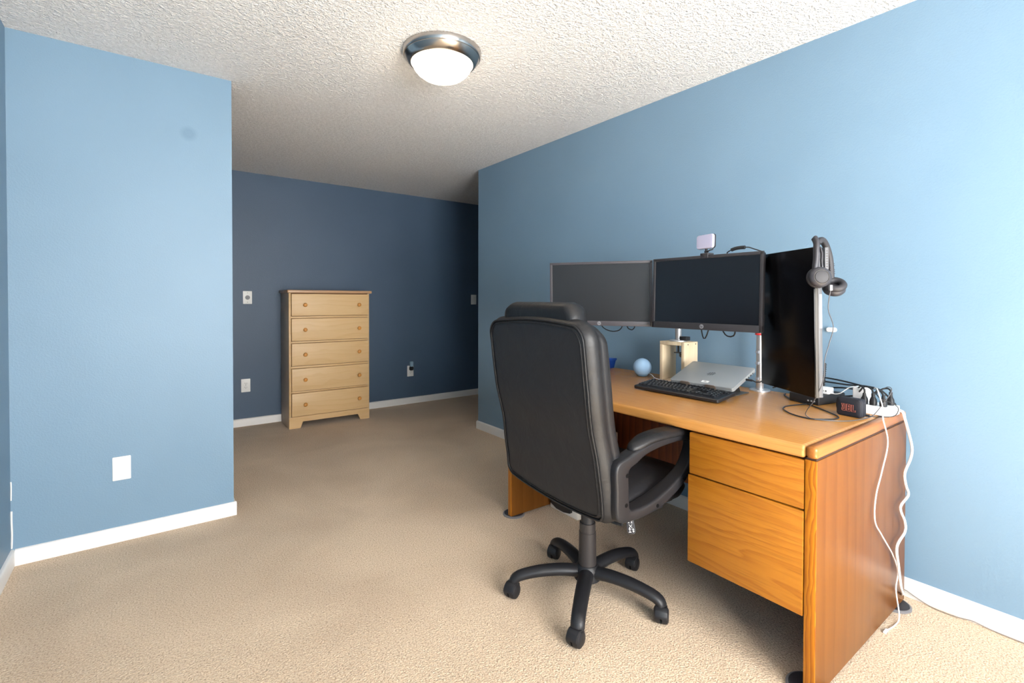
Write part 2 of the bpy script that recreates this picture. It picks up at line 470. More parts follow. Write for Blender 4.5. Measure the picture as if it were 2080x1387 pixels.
# ------------------------------------------------------------------ wall plates
def plate(name, label, cat, x, z, y, kind, w=0.07, h=0.115):
    """plate on a wall facing -Y; local x right, y = -depth, z up"""
    t = thing(name, label, cat, (x, y, z))
    mb = MB(); mb.prism(rrect(w, h, .004, 3), lambda a, b, c: (a, -c, b), .006, .0015)
    mb.build('cover_plate', 'plate', t)
    if kind == 'outlet':
        for s in (-1, 1):
            zc = s * .0195
            mb = MB(); mb.prism(rrect(.034, .028, .009, 4), lambda a, b, c: (a, -.006 - c, b + zc), .002, .0005)
            so = mb.build('socket', 'plate', t)
            mb = MB()
            mb.box((-.0085, -.0086, zc - .002), (-.006, -.0079, zc + .008)).box((.006, -.0086, zc - .002), (.0082, -.0079, zc + .007))
            mb.cyl((0, -.0079, zc - .008), (0, -.0086, zc - .008), .0026, seg=12)
            mb.build('slot', 'slot', so)
        MB().cyl((0, -.006, 0), (0, -.0072, 0), .0028, seg=12).build('screw', 'silver', t)
    if kind == 'switch':
        MB().box((-.006, -.0075, -.013), (.006, -.006, .013), .0006).build('toggle_bezel', 'plate', t)
        mb = MB(); mb.box((-.0045, -.017, -.003), (.0045, -.006, .007), .0015); mb.build('toggle', 'plate', t)
        for s in (-1, 1): MB().cyl((0, -.006, s * .03), (0, -.0072, s * .03), .0028, seg=12).build('screw', 'silver', t)
    if kind == 'rocker':
        MB().box((-.017, -.009, -.033), (.017, -.006, .033), .0015).build('rocker', 'plate', t)
    return t
plate('blank_wall_plate', 'blank white cover plate low on the large left wall', 'wall plate', -.104, .368, YP, 'blank', .073, .118)
dm = plate('dimmer_switch', 'white switch plate with round knob on the dark far wall above an outlet', 'light switch', .779, 1.237, YF, 'none', .078, .124)
mb = MB(); mb.lathe([(0, 0.0), (.021, 0), (.021, .004), (.011, .006), (.010, .018), (.009, .019), (0, .0195)], 24, Matrix.Translation((0, -.006, 0)) @ Matrix.Rotation(PI / 2, 4, 'X'))
mb.build('knob', 'lightgrey', dm)
for s in (-1, 1): MB().cyl((0, -.006, s * .045), (0, -.0072, s * .045), .003, seg=12).build('screw', 'silver', dm)
plate('wall_outlet', 'white double outlet left of the dresser on the far wall', 'outlet', .7605, .391, YF, 'outlet', .078, .126)
plate('wall_outlet', 'white outlet right of the dresser with a freshener plugged in', 'outlet', 2.475, .383, YF, 'outlet', .078, .126)
plate('wall_switch', 'white rocker switch on the far wall beside the room corner', 'light switch', 3.353, 1.222, YF, 'rocker', .078, .124)
af = thing('air_freshener', 'black and clear plug-in air freshener in the far wall outlet', 'air freshener', (2.478, YF - .009, .415))
mb = MB(); mb.shell(rrect(.046, .046, .014, 5), [(.003, 0), (0, .004), (0, .024), (.005, .03)], lambda a, b, c: (a, -c, b)); mb.build('plug_body', 'plastic_m', af)
mb = MB(); mb.shell(rrect(.042, .062, .012, 5), [(.003, .002), (0, .006), (0, .026), (.005, .032)], lambda a, b, c: (a, -c, b + .052)); mb.build('scent_vial', 'freshener', af)

# ------------------------------------------------------------------ ceiling light
LX, LY = 1.175, 2.13
cl = thing('ceiling_light', 'flush round ceiling lamp with brushed nickel ring and lit frosted dome', 'ceiling light', (LX, LY, H))
mb = MB(); mb.lathe([(.192, 0), (.1915, -.006), (.189, -.024), (.186, -.0285), (.1835, -.0290), (.1835, -.0315), (.180, -.036), (.168, -.052), (.158, -.060), (.152, -.062), (.149, -.058), (.149, -.02), (.05, -.004), (.05, 0)], 72)
mb.build('metal_ring', 'nickel', cl, 28)
mb = MB(); mb.lathe([(.149, -.050), (.148, -.058), (.146, -.066), (.138, -.084), (.122, -.103), (.098, -.121), (.068, -.133), (.034, -.140), (0, -.142)], 64)
mb.build('glass_dome', 'lamp', cl, 60)

# ------------------------------------------------------------------ dresser
dr = thing('dresser', 'tall five drawer maple dresser with round wooden knobs against far wall', 'dresser', (1.064, 4.868, 0), math.radians(-1.0))
W, D = .765, .365
mb = MB(); mb.box((0, .002, 0), (.018, D, 1.28), .002); mb.build('side_panel', 'dresser_side', dr)
mb = MB(); mb.box((W - .018, .002, 0), (W, D, 1.28), .002); mb.build('side_panel', 'dresser_side', dr)
MB().box((.018, D - .01, .06), (W - .018, D - .002, 1.28)).build('back_panel', 'dresser_side', dr)
ff = MB()
ff.box((0, 0, .113), (.019, .018, 1.279), .0015).box((W - .006, 0, .113), (W, .018, 1.279), .0015)
drz = [(1.063, 1.272), (.826, 1.038), (.590, .802), (.351, .564), (.113, .330)]
for (z0, z1), (y0, y1) in zip(drz, drz[1:]): ff.box((.019, 0, y1 + .004), (W - .006, .018, z0 - .004), .0015)
ff.build('face_frame', 'maple', dr)
MB().box((.019, .012, .10), (W - .006, .020, 1.279)).build('drawer_gap', 'maple_gap', dr)
ap = [(0, 0), (.10, 0), (.122, .058), (W - .118, .058), (W - .092, 0), (W, 0), (W, .108), (0, .108)]
mb = MB(); mb.prism(ap, lambda a, b, c: (a, c, b), .018); mb.build('apron', 'maple', dr)
mb = MB(); mb.box((-.016, -.022, 1.28), (W + .022, D + .004, 1.309), .008, 3); mb.build('top', 'maple_top', dr)
for z0, z1 in drz:
    mb = MB(); mb.box((.0225, -.010, z0), (W - .009, .014, z1), .004, 3); d = mb.build('drawer', 'maple', dr)
    for x in (.140, .655):
        mb = MB()
        mb.lathe([(0, 0), (.008, 0), (.0075, .008), (.010, .012), (.016, .016), (.0185, .021), (.017, .026), (.011, .030), (0, .0315)], 24,
                 Matrix.Translation((x, -.010, (z0 + z1) / 2)) @ Matrix.Rotation(PI / 2, 4, 'X'))
        mb.build('knob', 'knob', d, 60)

# ------------------------------------------------------------------ desk
DX, DY, DZ = 1.604, .604, .777
DL, DD = 1.57, .842
dk = thing('desk', 'honey oak office desk with two drawers beside the right wall', 'desk', (DX, DY, 0), math.radians(-0.5))
P = .033                                   # end panel thickness
mb = MB(); mb.box((0, P + .002, .735), (DD, DL - P - .002, DZ), .011, 4); mb.build('desktop', 'oak_top', dk)
for y0 in (0, DL - P):
    mb = MB(); mb.box((0, y0, .737), (DD, y0 + P, DZ), .012, 4); mb.build('end_cap', 'oak_cap', dk)
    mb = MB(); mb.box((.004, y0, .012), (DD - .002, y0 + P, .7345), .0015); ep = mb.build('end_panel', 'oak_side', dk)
    mb = MB(); mb.box((0, y0, .012), (.004, y0 + P, .7345), .0015); mb.build('front_edge', 'oak_edge', ep)
    MB().box((.004, y0 + .003, .727), (DD - .004, y0 + P - .003, .741)).build('gap_shade_strip', 'gap_shade', ep)  # dark strip set in the gap to stand for its shade
PY1 = .430
mb = MB(); mb.box((.0005, P + .003, .578), (.022, PY1, .730), .0025); mb.build('drawer', 'oak_front', dk)
mb = MB(); mb.box((-.0015, P + .003, .249), (.022, PY1 + .004, .573), .0025); mb.build('file_drawer', 'oak_front', dk)
mb = MB(); mb.box((.024, P + .001, .255), (.70, PY1 - .003, .734), .001); mb.build('pedestal_body', 'oak_dark', dk)
mb = MB(); mb.box((.69, P, .242), (.71, DL - P, .734), .001); mb.build('modesty_panel', 'oak_dark', dk)

def slider(label, x, y, r=.062):
    t = thing('furniture_slider', label, 'furniture slider', (x, y, 0), 0, 'round sliders under the desk panels')
    mb = MB(); mb.lathe([(0, .001), (r, .001), (r, .007), (r - .004, .010), (r - .007, .010), (r - .007, .004), (0, .004)], 40); mb.build('rim', 'slider_rim', t)
    mb = MB(); mb.lathe([(0, .003), (r - .007, .003), (r - .008, .011), (0, .0115)], 40); mb.build('pad', 'slider', t)
slider('dark round slider under the left desk panel, near the chair', 1.664, 2.180)
slider('dark round slider under the front corner of the drawer end panel', 1.655, .633, .070)
slider('dark round slider at the rear desk corner beside the white baseboard', 2.385, .618, .060)

# under desk unit
ub = thing('storage_unit', 'off-white low box unit with a black front piece under the desk', 'storage box', (1.885, 2.115, 0))
mb = MB(); mb.box((.008, -.215, 0), (.34, .015, .44), .008); mb.build('casing', 'offwhite', ub)
mb = MB()
mb.prism([(-.172, .03), (-.120, .020), (-.06, .022), (-.012, .040), (-.005, .055), (-.005, .16), (-.172, .16)], lambda a, b, c: (.010 - c, a, b), .022, .003)
mb.build('front_recess', 'plastic_m', ub)

# ------------------------------------------------------------------ office chair
CX, CY = 1.456, 1.404
ch = thing('office_chair', 'black leather high-back swivel office chair drawn up to the oak desk', 'office chair', (CX, CY, 0), math.radians(-1.8))
RZ = [(.44, -.196), (.47, -.198), (.5, -.203), (.55, -.208), (.62, -.220), (.7, -.231), (.78, -.251), (.85, -.266), (.92, -.276), (.98, -.284), (1.03, -.290), (1.09, -.298), (1.14, -.303), (1.22, -.305)]
def rearx(z):
    if z <= RZ[0][0]: return RZ[0][1]
    for (a, xa), (b, xb) in zip(RZ, RZ[1:]):
        if z <= b: return xa + (xb - xa) * (z - a) / (b - a)
    return RZ[-1][1]
# outline of the back in (y, z), anticlockwise
def back_outline(ins=0.0):
    pts = []
    hw = .279 - ins
    def arc(cx, cz, rx, rz, a0, a1, n):
        for k in range(n + 1):
            a = math.radians(a0 + (a1 - a0) * k / n); pts.append((cx + rx * math.cos(a), cz + rz * math.sin(a)))
    arc(hw - .06, 1.137 - ins - .06, .06, .06, 0, 90, 7)
    for k in range(1, 8): pts.append((hw - .06 - (2 * hw - .12) * k / 8, 1.137 - ins + .012 * math.sin(PI * k / 8)))
    arc(-hw + .06, 1.137 - ins - .06, .06, .06, 90, 180, 7)
    zb = .466 + ins
    for k in range(1, 13):
        z = (1.137 - ins - .06) + (zb + .03 - (1.137 - ins - .06)) * k / 13
        pts.append((-hw + .008 * math.exp(-((z - .75) / .09) ** 2), z))
    arc(-hw + .035, zb + .03, .035, .035, 180, 262, 6)
    for k in range(1, 10):
        t = k / 10; pts.append((-hw + .03 + (2 * hw - .06) * t, zb - .005 - .016 * math.sin(PI * t) ** .8))
    arc(hw - .035, zb + .03, .035, .035, 278, 360, 6)
    for k in range(1, 13):
        z = (zb + .03) + ((1.137 - ins - .06) - (zb + .03)) * k / 13
        pts.append((hw - .008 * math.exp(-((z - .75) / .09) ** 2), z))
    return pts
BO = back_outline()
def cl(x): return max(0.0, min(1.0, x))
def fb(a, b, c): return (rearx(b) + c, a * (1 + .05 * cl(a / .2)), b - .016 * cl((.62 - b) / .12) * cl(.5 - a / .56) - .024 * cl((c - .055) / .05) * cl((b - 1.0) / .13))
mb = MB(); mb.shell(back_outline(.006), [(.02, .001), (0.004, .003), (0, .010), (0, .03)], fb, 7)
mb.build('back_panel', 'leather_back', ch, 60)
mb = MB(); mb.shell(BO, [(.02, .012), (.004, .008), (-.001, .012), (-.012, .030), (-.015, .045), (-.014, .060), (-.009, .068), (-.012, .077), (-.014, .092), (-.008, .108), (.010, .122), (.04, .128)], fb, 6)
mb.build('back_cushion', 'leather', ch, 60)
mb = MB()
mb.tube([fb(a, b, .004) for a, b in back_outline(.003)], .0038, 8, True, True, .01)
mb.tube([fb(a, b, .0) for a, b in back_outline(.014)], .0018, 6, True, True, .01)
mb.build('piping', 'leather', ch, 60)
# head pillow rolled over the top
ho = rrect(.425, .150, .055, 7)
def fh(a, b, c):
    z = 1.127 + b + .016 * math.cos(a / .2125 * PI / 2)
    wr = .0028 * math.sin(a * 160) * max(0, abs(a) / .2125 - .72) * 3
    return (rearx(1.1) + .018 + c + wr, a + .008, z)
mb = MB(); mb.shell(ho, [(.030, .0), (.012, .004), (.001, .020), (-.003, .035), (-.003, .062), (.006, .084), (.03, .096)], fh, 5)
mb.build('headrest', 'leather', ch, 70)
# seat
so = rrect(.50, .46, .09, 7)
mb = MB(); mb.shell(so, [(.03, .405), (.006, .412), (0, .424), (-.006, .438), (.004, .452), (-.005, .468), (.0, .484), (.012, .498), (.05, .508), (.09, .510)],
                    lambda a, b, c: (b + .125, a, c + .020 * max(0, min(1, (b + .05) / .3)) + .0045 * math.sin(b * 48 + a * 14 + 2 * math.sin(a * 20)) * (1 if c > .47 else .35)), 5)
mb.build('seat', 'leather_back', ch, 60)
mb = MB(); mb.box((.0, -.20, .385), (.30, .20, .412), .01); mb.build('seat_pan', 'plastic_m', ch)
mb = MB(); mb.box((-.05, -.06, .362), (.13, .06, .40), .012); mech = mb.build('tilt_mechanism', 'plastic_m', ch)
mb = MB(); mb.tube([(.0, -.06, .352), (.0, -.14, .352), (.004, -.185, .358)], .006, 8); mb.build('lever', 'plastic_m', mech)
# lever paddle with icons
pc = Vector((.020, -.212, .362)); ax = Vector((.0, .20, .98)).normalized(); ay = Vector((-.80, -.55, 0)).normalized()
pm = frame(pc, ay.cross(ax) * -1, ax, ay)
mb = MB(); b0 = [(-.013, .040), (-.0165, -.022), (-.010, -.031), (.010, -.031), (.0165, -.022), (.013, .040)]
mb.prism([(a, b) for a, b in b0], lambda a, b, c: pm @ Vector((a, b, c)), .004, .001); pd = mb.build('lever_paddle', 'slider', ch)
mb = MB()
def bar(x0, y0, x1, y1, w=.0011):
    d = Vector((x1 - x0, y1 - y0)); n = Vector((-d.y, d.x)).normalized() * w / 2
    mb.prism([(x0 - n.x, y0 - n.y), (x1 - n.x, y1 - n.y), (x1 + n.x, y1 + n.y), (x0 + n.x, y0 + n.y)], lambda a, b, c: pm @ Vector((a, b, .0041 + c)), .0006)
for sgn in (-1, 1):
    x = sgn * .0055
    bar(x - .003, .016, x + .003, .016); bar(x, .010, x, .016); bar(x - .003, .010, x + .003, .010)
bar(-.006, .004, .005, -.008); bar(.006, .004, -.004, -.006); bar(-.009, -.012, .001, -.012); bar(-.005, -.024, -.005, -.006, .002)
bar(-.010, -.024, .000, -.024); bar(.004, -.014, .012, -.014); bar(.008, -.024, .008, -.010, .002); bar(.005, -.020, .012, -.020)
mb.build('icon_marks', 'sticker', pd)
# arms: loop frames
def arm(sy):
    yo = sy * .292
    outer = [(-.172, .650), (-.105, .676), (-.03, .697), (.06, .708), (.16, .712), (.25, .707), (.297, .690), (.299, .655), (.284, .608), (.258, .563), (.212, .525), (.15, .492), (.07, .463), (-.03, .447), (-.115, .446), (-.155, .455), (-.172, .482), (-.174, .56)]
    inner = [(-.108, .624), (-.065, .645), (-.02, .664), (.06, .678), (.15, .683), (.21, .680), (.252, .668), (.258, .645), (.241, .605), (.213, .572), (.173, .547), (.11, .520), (.04, .498), (-.03, .486), (-.078, .484), (-.098, .488), (-.106, .502), (-.108, .56)]
    def cspl(L, k=5):
        n = len(L); out = []
        for q in range(n):
            a, b, c, d = [Vector(L[(q + r) % n]) for r in (-1, 0, 1, 2)]
            for h in range(k):
                t = h / k
                out.append(0.5 * ((2 * b) + (c - a) * t + (2 * a - 5 * b + 4 * c - d) * t * t + (3 * b - a - 3 * c + d) * t ** 3))
        return out
    rings = []
    for o2, i2 in zip(cspl(outer), cspl(inner)):
        m2 = (o2 + i2) / 2; dv = (o2 - i2); L2 = dv.length; dv = dv / L2
        wy = .054 + .012 * max(0, min(1, (.56 - m2.y) / .1)) * max(0, min(1, (m2.x + .1) / .1))
        rings.append([Vector((m2.x + dv.x * v, yo + u, m2.y + dv.y * v)) for u, v in rrect(wy, L2, min(.010, L2 * .3), 4)])
    mb = MB(); mb.loft(rings, True)
    f = mb.build('armrest_frame', 'plastic', ch, 45)
    # padded top
    mb = MB(); o = []
    for k in range(40):
        t = k / 40 * 2 * PI; c, s = math.cos(t), math.sin(t)
        o.append((.108 + .185 * (abs(c) ** .75) * (1 if c > 0 else -1), .036 * (abs(s) ** .7) * (1 if s > 0 else -1)))
    def fp(a, b, c):
        z = .685 + .016 * math.sin((a + .09) / .39 * PI) - .010 * max(0, (a - .2) / .1) - .016 * max(0, (-a) / .08)
        return (a, yo + b * (1 + .15 * math.sin((a + .08) * 6)) - sy * .004, z + c)
    mb.shell(o, [(.006, .006), (0, .008), (-.002, .016), (.001, .024), (.010, .030), (.018, .032)], fp, 4)
    mb.build('armrest_pad', 'leather', f, 60)
    mb = MB()
    for x, z in ((-.122, .612), (-.126, .510)):
        mb = MB(); mb.cyl((x, yo - sy * .0, z), (x, yo + sy * .0274, z), .0075, seg=14); mb.build('bolt_recess', 'hole', f)
    for x, z in ((.035, .472), (.195, .537)):
        mb = MB(); mb.cyl((x, yo, z), (x, yo + sy * .0334, z), .0070, seg=14); mb.build('bolt_recess', 'hole', f)
    mb = MB(); mb.box((-.06, min(sy * .2, sy * .285), .43), (.12, max(sy * .2, sy * .285), .452), .006); mb.build('armrest_bracket', 'plastic_m', f)
arm(-1); arm(1)
# gas column and base
mb = MB(); mb.lathe([(0, .30), (.0325, .30), (.0325, .205), (.030, .203), (0, .203)], 32); mb.build('gas_lift', 'cyl', ch)
mb = MB(); mb.lathe([(0, .395), (.027, .395), (.027, .262), (0, .262)], 32); mb.build('gas_lift_cover', 'plastic_m', ch)
mb = MB(); mb.lathe([(.031, .262), (.0345, .262), (.037, .12), (.0385, .095), (0, .095)], 32); mb.build('column_sleeve', 'cyl', ch)
mb = MB(); mb.lathe([(0, .128), (.040, .128), (.052, .112), (.054, .07), (.040, .062), (0, .062)], 36); hub = mb.build('base_hub', 'plastic', ch)
for k in range(5):
    an = math.radians(1.7 + 1.8 + 72 * k)
    R = Matrix.Rotation(an, 4, 'Z')
    path = spline([(.035, 0, .099), (.10, 0, .105), (.17, 0, .1035), (.235, 0, .095), (.285, 0, .082), (.303, 0, .068), (.306, 0, .058)], False, .012)
    rings = []
    n = len(path); Yv = Vector((0, 1, 0))
    for i, p in enumerate(path):
        a = path[max(i - 1, 0)]; c = path[min(i + 1, n - 1)]; t = (c - a).normalized(); V = t.cross(Yv) * -1; q = i / (n - 1)
        w = .062 - .011 * q; h = .048 - .010 * q
        rings.append([R @ (p + Yv * (w / 2 * math.cos(b)) + V * (h / 2 * math.sin(b))) for b in [2 * PI * j / 16 for j in range(16)]])
    mb = MB(); mb.loft(rings); mb.build('base_leg', 'plastic', ch, 60)
    # caster: hood + twin wheels, trailing direction varies a little
    tr = math.radians([200, 205, 200, 195, 215][k])
    CM = Matrix.Translation(R @ Vector((.306, 0, 0))) @ Matrix.Rotation(tr, 4, 'Z')
    mb = MB()
    for s in (-1, 1):
        mb.lathe([(0, s * .027), (.021, s * .027), (.0275, s * .023), (.030, s * .014), (.030, s * .004), (.022, s * .003), (0, s * .003)], 28,
                 CM @ Matrix.Translation((.012, 0, .030)) @ Matrix.Rotation(PI / 2, 4, 'X'))
    mb.build('caster_wheel', 'plastic', ch, 40)
    mb = MB()
    hood = [(-.0, .058), (.020, .0595), (.033, .052), (.041, .038), (.0425, .028), (.036, .028), (.012, .030), (-.012, .034), (-.013, .050)]
    mb.prism(hood, lambda a, b, c: CM @ Vector((a * 1.08, c - .022, b * 1.08)), .044, .003)
    mb.cyl(CM @ Vector((0, 0, .04)), CM @ Vector((0, 0, .075)), .008, seg=12)
    mb.build('caster_hood', 'plastic', ch, 40)

# ------------------------------------------------------------------ monitors
def rect_frame(x, y, z, yaw, tilt):
    """local frame of a screen: X = viewer's right, Y = up the screen, Z = towards the viewer"""
    R = Vector((math.cos(yaw), math.sin(yaw), 0)); Nn = Vector((R.y, -R.x, 0))
    U = Vector((0, 0, 1)) * math.cos(tilt) - Nn * math.sin(tilt)
    return frame((x, y, z), R, U, R.cross(U))
def monitor(label, x, y, z, yaw, tilt, w, h, bez, chin, fm, sm, dual=True):
    t = thing('monitor', label, 'monitor', (x, y, z), 0)
    t.matrix_world = rect_frame(x, y, z, yaw, tilt)
    th = .012
    mb = MB()
    mb.box((-w / 2, h / 2 - bez, -th), (w / 2, h / 2, 0), .002).box((-w / 2, -h / 2, -th), (w / 2, -h / 2 + chin, 0), .002)
    mb.box((-w / 2, -h / 2 + .001, -th), (-w / 2 + bez, h / 2 - .001, 0), .002).box((w / 2 - bez, -h / 2 + .001, -th), (w / 2, h / 2 - .001, 0), .002)
    mb.build('bezel', fm, t)
    MB().box((-w / 2 + bez - .001, -h / 2 + chin - .001, -th), (w / 2 - bez + .001, h / 2 - bez + .001, -.0045)).build('screen', sm, t)
    mb = MB(); mb.shell(rrect(w - .006, h - .006, .006, 3), [(0, -th + .002), (0, -.026), (.03, -.040), (.07, -.046)], lambda a, b, c: (a, b, c), 3)
    mb.build('rear_housing', 'plastic_m', t)
    mb = MB(); mb.box((-.05, -.05, -.060), (.05, .05, -.044), .004); mb.build('mount_plate', 'plastic_m', t)
    return t
def badge(t, y, r=.0095, z=0.0):
    mb = MB(); mb.cyl((0, y, z - .001), (0, y, z + .0012), r, seg=32); b = mb.build('badge', 'lightgrey', t)
    m = Matrix.Translation((0, y + .0006, z + .0013)) @ Matrix(((1, .25, 0, 0), (0, 1, 0, 0), (0, 0, 1, 0), (0, 0, 0, 1)))
    text_mesh('hp', r * 1.55, 'badge_letters', 'bezel', b, m)
mL = monitor('left monitor, behind the chair headrest, grey frame and matte dark screen', 1.866, 1.725, 1.252, -1.037, -.03, .531, .33, .0135, .025, 'bezel_l', 'screen_g')
badge(mL, -.1525)
mb = MB(); mb.box((.195, -.1535, .0), (.252, -.1525, .0004)); mb.cyl((.2575, -.1535, 0), (.2575, -.1535, .0006), .0012, seg=8); mb.build('model_line', 'silver_d', mL)
mM = monitor('middle monitor carrying the clip-on light, dark frame, faces the chair', 1.967, 1.207, 1.253, -1.569, .024, .527, .33, .0135, .030, 'bezel', 'screen')
badge(mM, -.150)
mb = MB(); mb.box((-.250, -.1475, 0), (-.222, -.1465, .0004)); mb.build('model_line', 'silver_d', mM)
mR = thing('monitor', 'upright black monitor turned portrait, headset hung on its corner', 'monitor')
mR.matrix_world = rect_frame(1.951, .849, 1.141, -2.126, -.023)
w, h = .312, .530
mb = MB(); mb.box((-w / 2, -h / 2, -.0075), (w / 2 - .001, h / 2, 0), .0012); mb.build('screen', 'screen_k', mR)
mb = MB(); mb.box((-w / 2, -h / 2, -.016), (w / 2, h / 2, -.0035), .0015); mb.build('metal_frame', 'silver_d', mR)
mb = MB(); mb.box((-w / 2 + .001, -h / 2 + .001, -.030), (w / 2 - .0005, h / 2 - .01, -.0155), .0015); mb.build('rear_frame', 'silver', mR)
mb = MB(); mb.box((w / 2 - .004, -.02, -.029), (w / 2 + .0006, .10, -.018), .0004); mb.build('side_label', 'lightgrey', mR)
mb = MB(); mb.shell(rrect(w - .03, h - .05, .02, 4), [(0, -.029), (0, -.036), (.02, -.046), (.05, -.048)], lambda a, b, c: (a, b, c), 3); mb.build('rear_housing', 'plastic_m', mR)
mb = MB(); mb.box((-.05, -.05, -.062), (.05, .05, -.047), .004); mb.build('mount_plate', 'plastic_m', mR)
mb = MB(); mb.box((w / 2 - .004, .185, -.046), (w / 2 + .012, .262, -.033), .001)
vs = mb.build('control_strip', 'silver', mR)
mb = MB()
for k in range(7): mb.box((w / 2 + .0118, .194 + k * .009, -.043), (w / 2 + .0124, .1975 + k * .009, -.036))
mb.build('button_mark', 'silver_d', vs)

# ------------------------------------------------------------------ monitor stands
def stand(label, x, y, z0, zt, arms, collar=None, clamp=False):
    t = thing('monitor_stand', label, 'monitor stand', (x, y, z0), 0)
    mb = MB(); mb.lathe([(0, 0), (.048, 0), (.048, .005), (.045, .008), (.021, .009), (.0205, .012), (0, .012)], 40); mb.build('base_disc', 'alu', t)
    mb = MB(); mb.cyl((0, 0, .008), (0, 0, zt - z0), .0172, seg=32, bev=.001); mb.build('pole', 'alu', t)
    if collar:
        mb = MB(); mb.cyl((0, 0, collar - z0), (0, 0, collar - z0 + .009), .0235, seg=28, bev=.001); mb.build('collar', 'red', t)
    for pts in arms:
        L = [tuple(Vector(p) - Vector((x, y, z0))) for p in pts]
        mb = MB(); mb.tube(L, .014, 12, False, False); mb.cyl((L[0][0], L[0][1], L[0][2] - .03), (L[0][0], L[0][1], L[0][2] + .03), .024, seg=24)
        mb.cyl((L[1][0], L[1][1], L[1][2] - .03), (L[1][0], L[1][1], L[1][2] + .03), .02, seg=20)
        mb.build('arm', 'alu', t)
    return t
def back_of(t, d=.064): return tuple(t.matrix_world @ Vector((0, 0, -d)))
bL, bM, bR = back_of(mL), back_of(mM), back_of(mR, .066)
s2 = stand('silver pole stand on the desktop with a red collar, beside the laptop', 2.40, 1.160, DZ, 1.30,
           [[(2.40, 1.160, 1.25), (2.22, 1.30, 1.25), bM], [(2.40, 1.160, 1.14), (2.28, .98, 1.14), bR]], 1.050)
mb = MB()
for z in (.055, .13, .185):
    mb = MB(); mb.tube([(.0176 * math.cos(a), .0176 * math.sin(a), z + .006) for a in [2 * PI * k / 16 for k in range(16)]], .0009, 5, True)
    mb.box((-.027, -.004, z), (-.016, .010, z + .012), .001); mb.build('cable_tie', 'lightgrey', s2)
s1 = stand('silver pole stand clamped on top of the wooden riser', 2.36, 1.590, .992, 1.30, [[(2.36, 1.590, 1.25), (2.15, 1.74, 1.25), bL]])
mb = MB(); mb.box((-.015, -.058, .006), (.025, -.017, .028), .003); mb.build('clamp_grip', 'plastic_m', s1)
mb = MB(); mb.cyl((0, .0, -.004), (0, .0, -.062), .0055, seg=14); mb.box((-.016, -.016, -.066), (.016, .018, -.060), .002)
mb.cyl((-.004, -.018, -.078), (-.004, -.028, -.078), .010, seg=18); mb.cyl((0, -.01, -.066), (0, -.01, -.084), .004, seg=10)
mb.build('clamp_screw', 'silver', s1)

# wooden riser
rz = thing('wooden_riser', 'pale plywood box riser open in front, behind the laptop', 'riser', (2.296, 1.511, DZ))
RW, RD, RH = .154, .127, .215
mb = MB(); mb.box((0, RW - .018, 0), (RD, RW, RH - .018), .001); mb.build('side_board', 'ply', rz)
mb = MB(); mb.box((0, 0, 0), (RD, .018, RH - .0), .001); sb = mb.build('side_board', 'ply', rz)
mb = MB()
for x in (.035, .107):
    mb = MB(); mb.cyl((x, -.0006, RH - .012), (x, .002, RH - .012), .0036, seg=12); mb.build('screw', 'slot', sb)
mb = MB(); mb.box((0, .018, RH - .018), (RD, RW, RH), .001); mb.build('top_board', 'ply', rz)
mb = MB(); mb.box((.002, .018, 0), (RD, RW - .018, .004), .001); mb.build('bottom_board', 'ply', rz)

# ------------------------------------------------------------------ laptop on stand
LP = thing('laptop', 'closed silver laptop lying tilted on a folding stand behind the keyboard', 'laptop')
LP.matrix_world = frame((2.165, 1.277, .867), *[Vector(v) for v in rect_frame(0, 0, 0, -1.577, 1.213).to_3x3().transposed()])
lw, ll = .324, .215
mb = MB(); mb.prism(rrect(lw, ll, .010, 5), lambda a, b, c: (a, b, c - .0075), .0075, .0012); lid = mb.build('lid', 'laptop', LP)
mb = MB(); mb.prism(rrect(lw - .002, ll - .002, .010, 5), lambda a, b, c: (a, b, c - .0185), .010, .002); base = mb.build('base', 'laptop', LP)
MB().box((-lw / 2 + .004, -ll / 2 + .003, -.0092), (lw / 2 - .004, ll / 2 - .003, -.0072)).build('lid_gap', 'laptop_dark', LP)
mb = MB()
for k, (x, l0, l1) in enumerate(((-.0135, -.010, .012), (-.0045, -.017, .015), (.0045, -.015, .017), (.0135, -.012, .010))):
    mb.prism([(x - .0016 + l0 * .3, l0), (x + .0016 + l0 * .3, l0), (x + .0016 + l1 * .3, l1), (x - .0016 + l1 * .3, l1)], lambda a, b, c: (a, b, c + .0001), .0004)
mb.build('slash_logo', 'laptop_dark', lid)
mb = MB(); mb.prism(rrect(.036, .017, .002, 2), lambda a, b, c: (a + .014, b - .080, c), .0004); stk = mb.build('asset_sticker', 'sticker', lid)
mb = MB(); mb.box((.006, -.083, .0004), (.022, -.0815, .0006)).box((.008, -.079, .0004), (.020, -.078, .0006)); mb.cyl((.012, -.0765, .0004), (.012, -.0765, .0006), .002, seg=10)
mb.build('sticker_print', 'silver_d', stk)
mb = MB()
for y, l in ((.055, .012), (.035, .008), (.012, .010), (.075, .006)): mb.box((lw / 2 - .002, y - l / 2, -.016), (lw / 2 + .0004, y + l / 2, -.011))
mb.build('side_port', 'slot', base)
LM = LP.matrix_world.copy()
st = thing('laptop_stand', 'grey metal folding stand under the closed silver laptop', 'laptop stand', (2.19, 1.275, DZ))
def tol(p): return LM @ Vector(p) - Vector((2.19, 1.275, DZ))
mb = MB(); mb.box((-.09, -.118, 0), (.10, .118, .005), .002); mb.build('base_plate', 'silver_d', st)
mb = MB()
tp = [(-.12, -.100), (.12, -.100), (.12, .09), (-.12, .09)]
mb.prism(tp, lambda a, b, c: tol((a, b, -.0195 - c)), .004, .001); tray = mb.build('tray', 'silver_d', st)
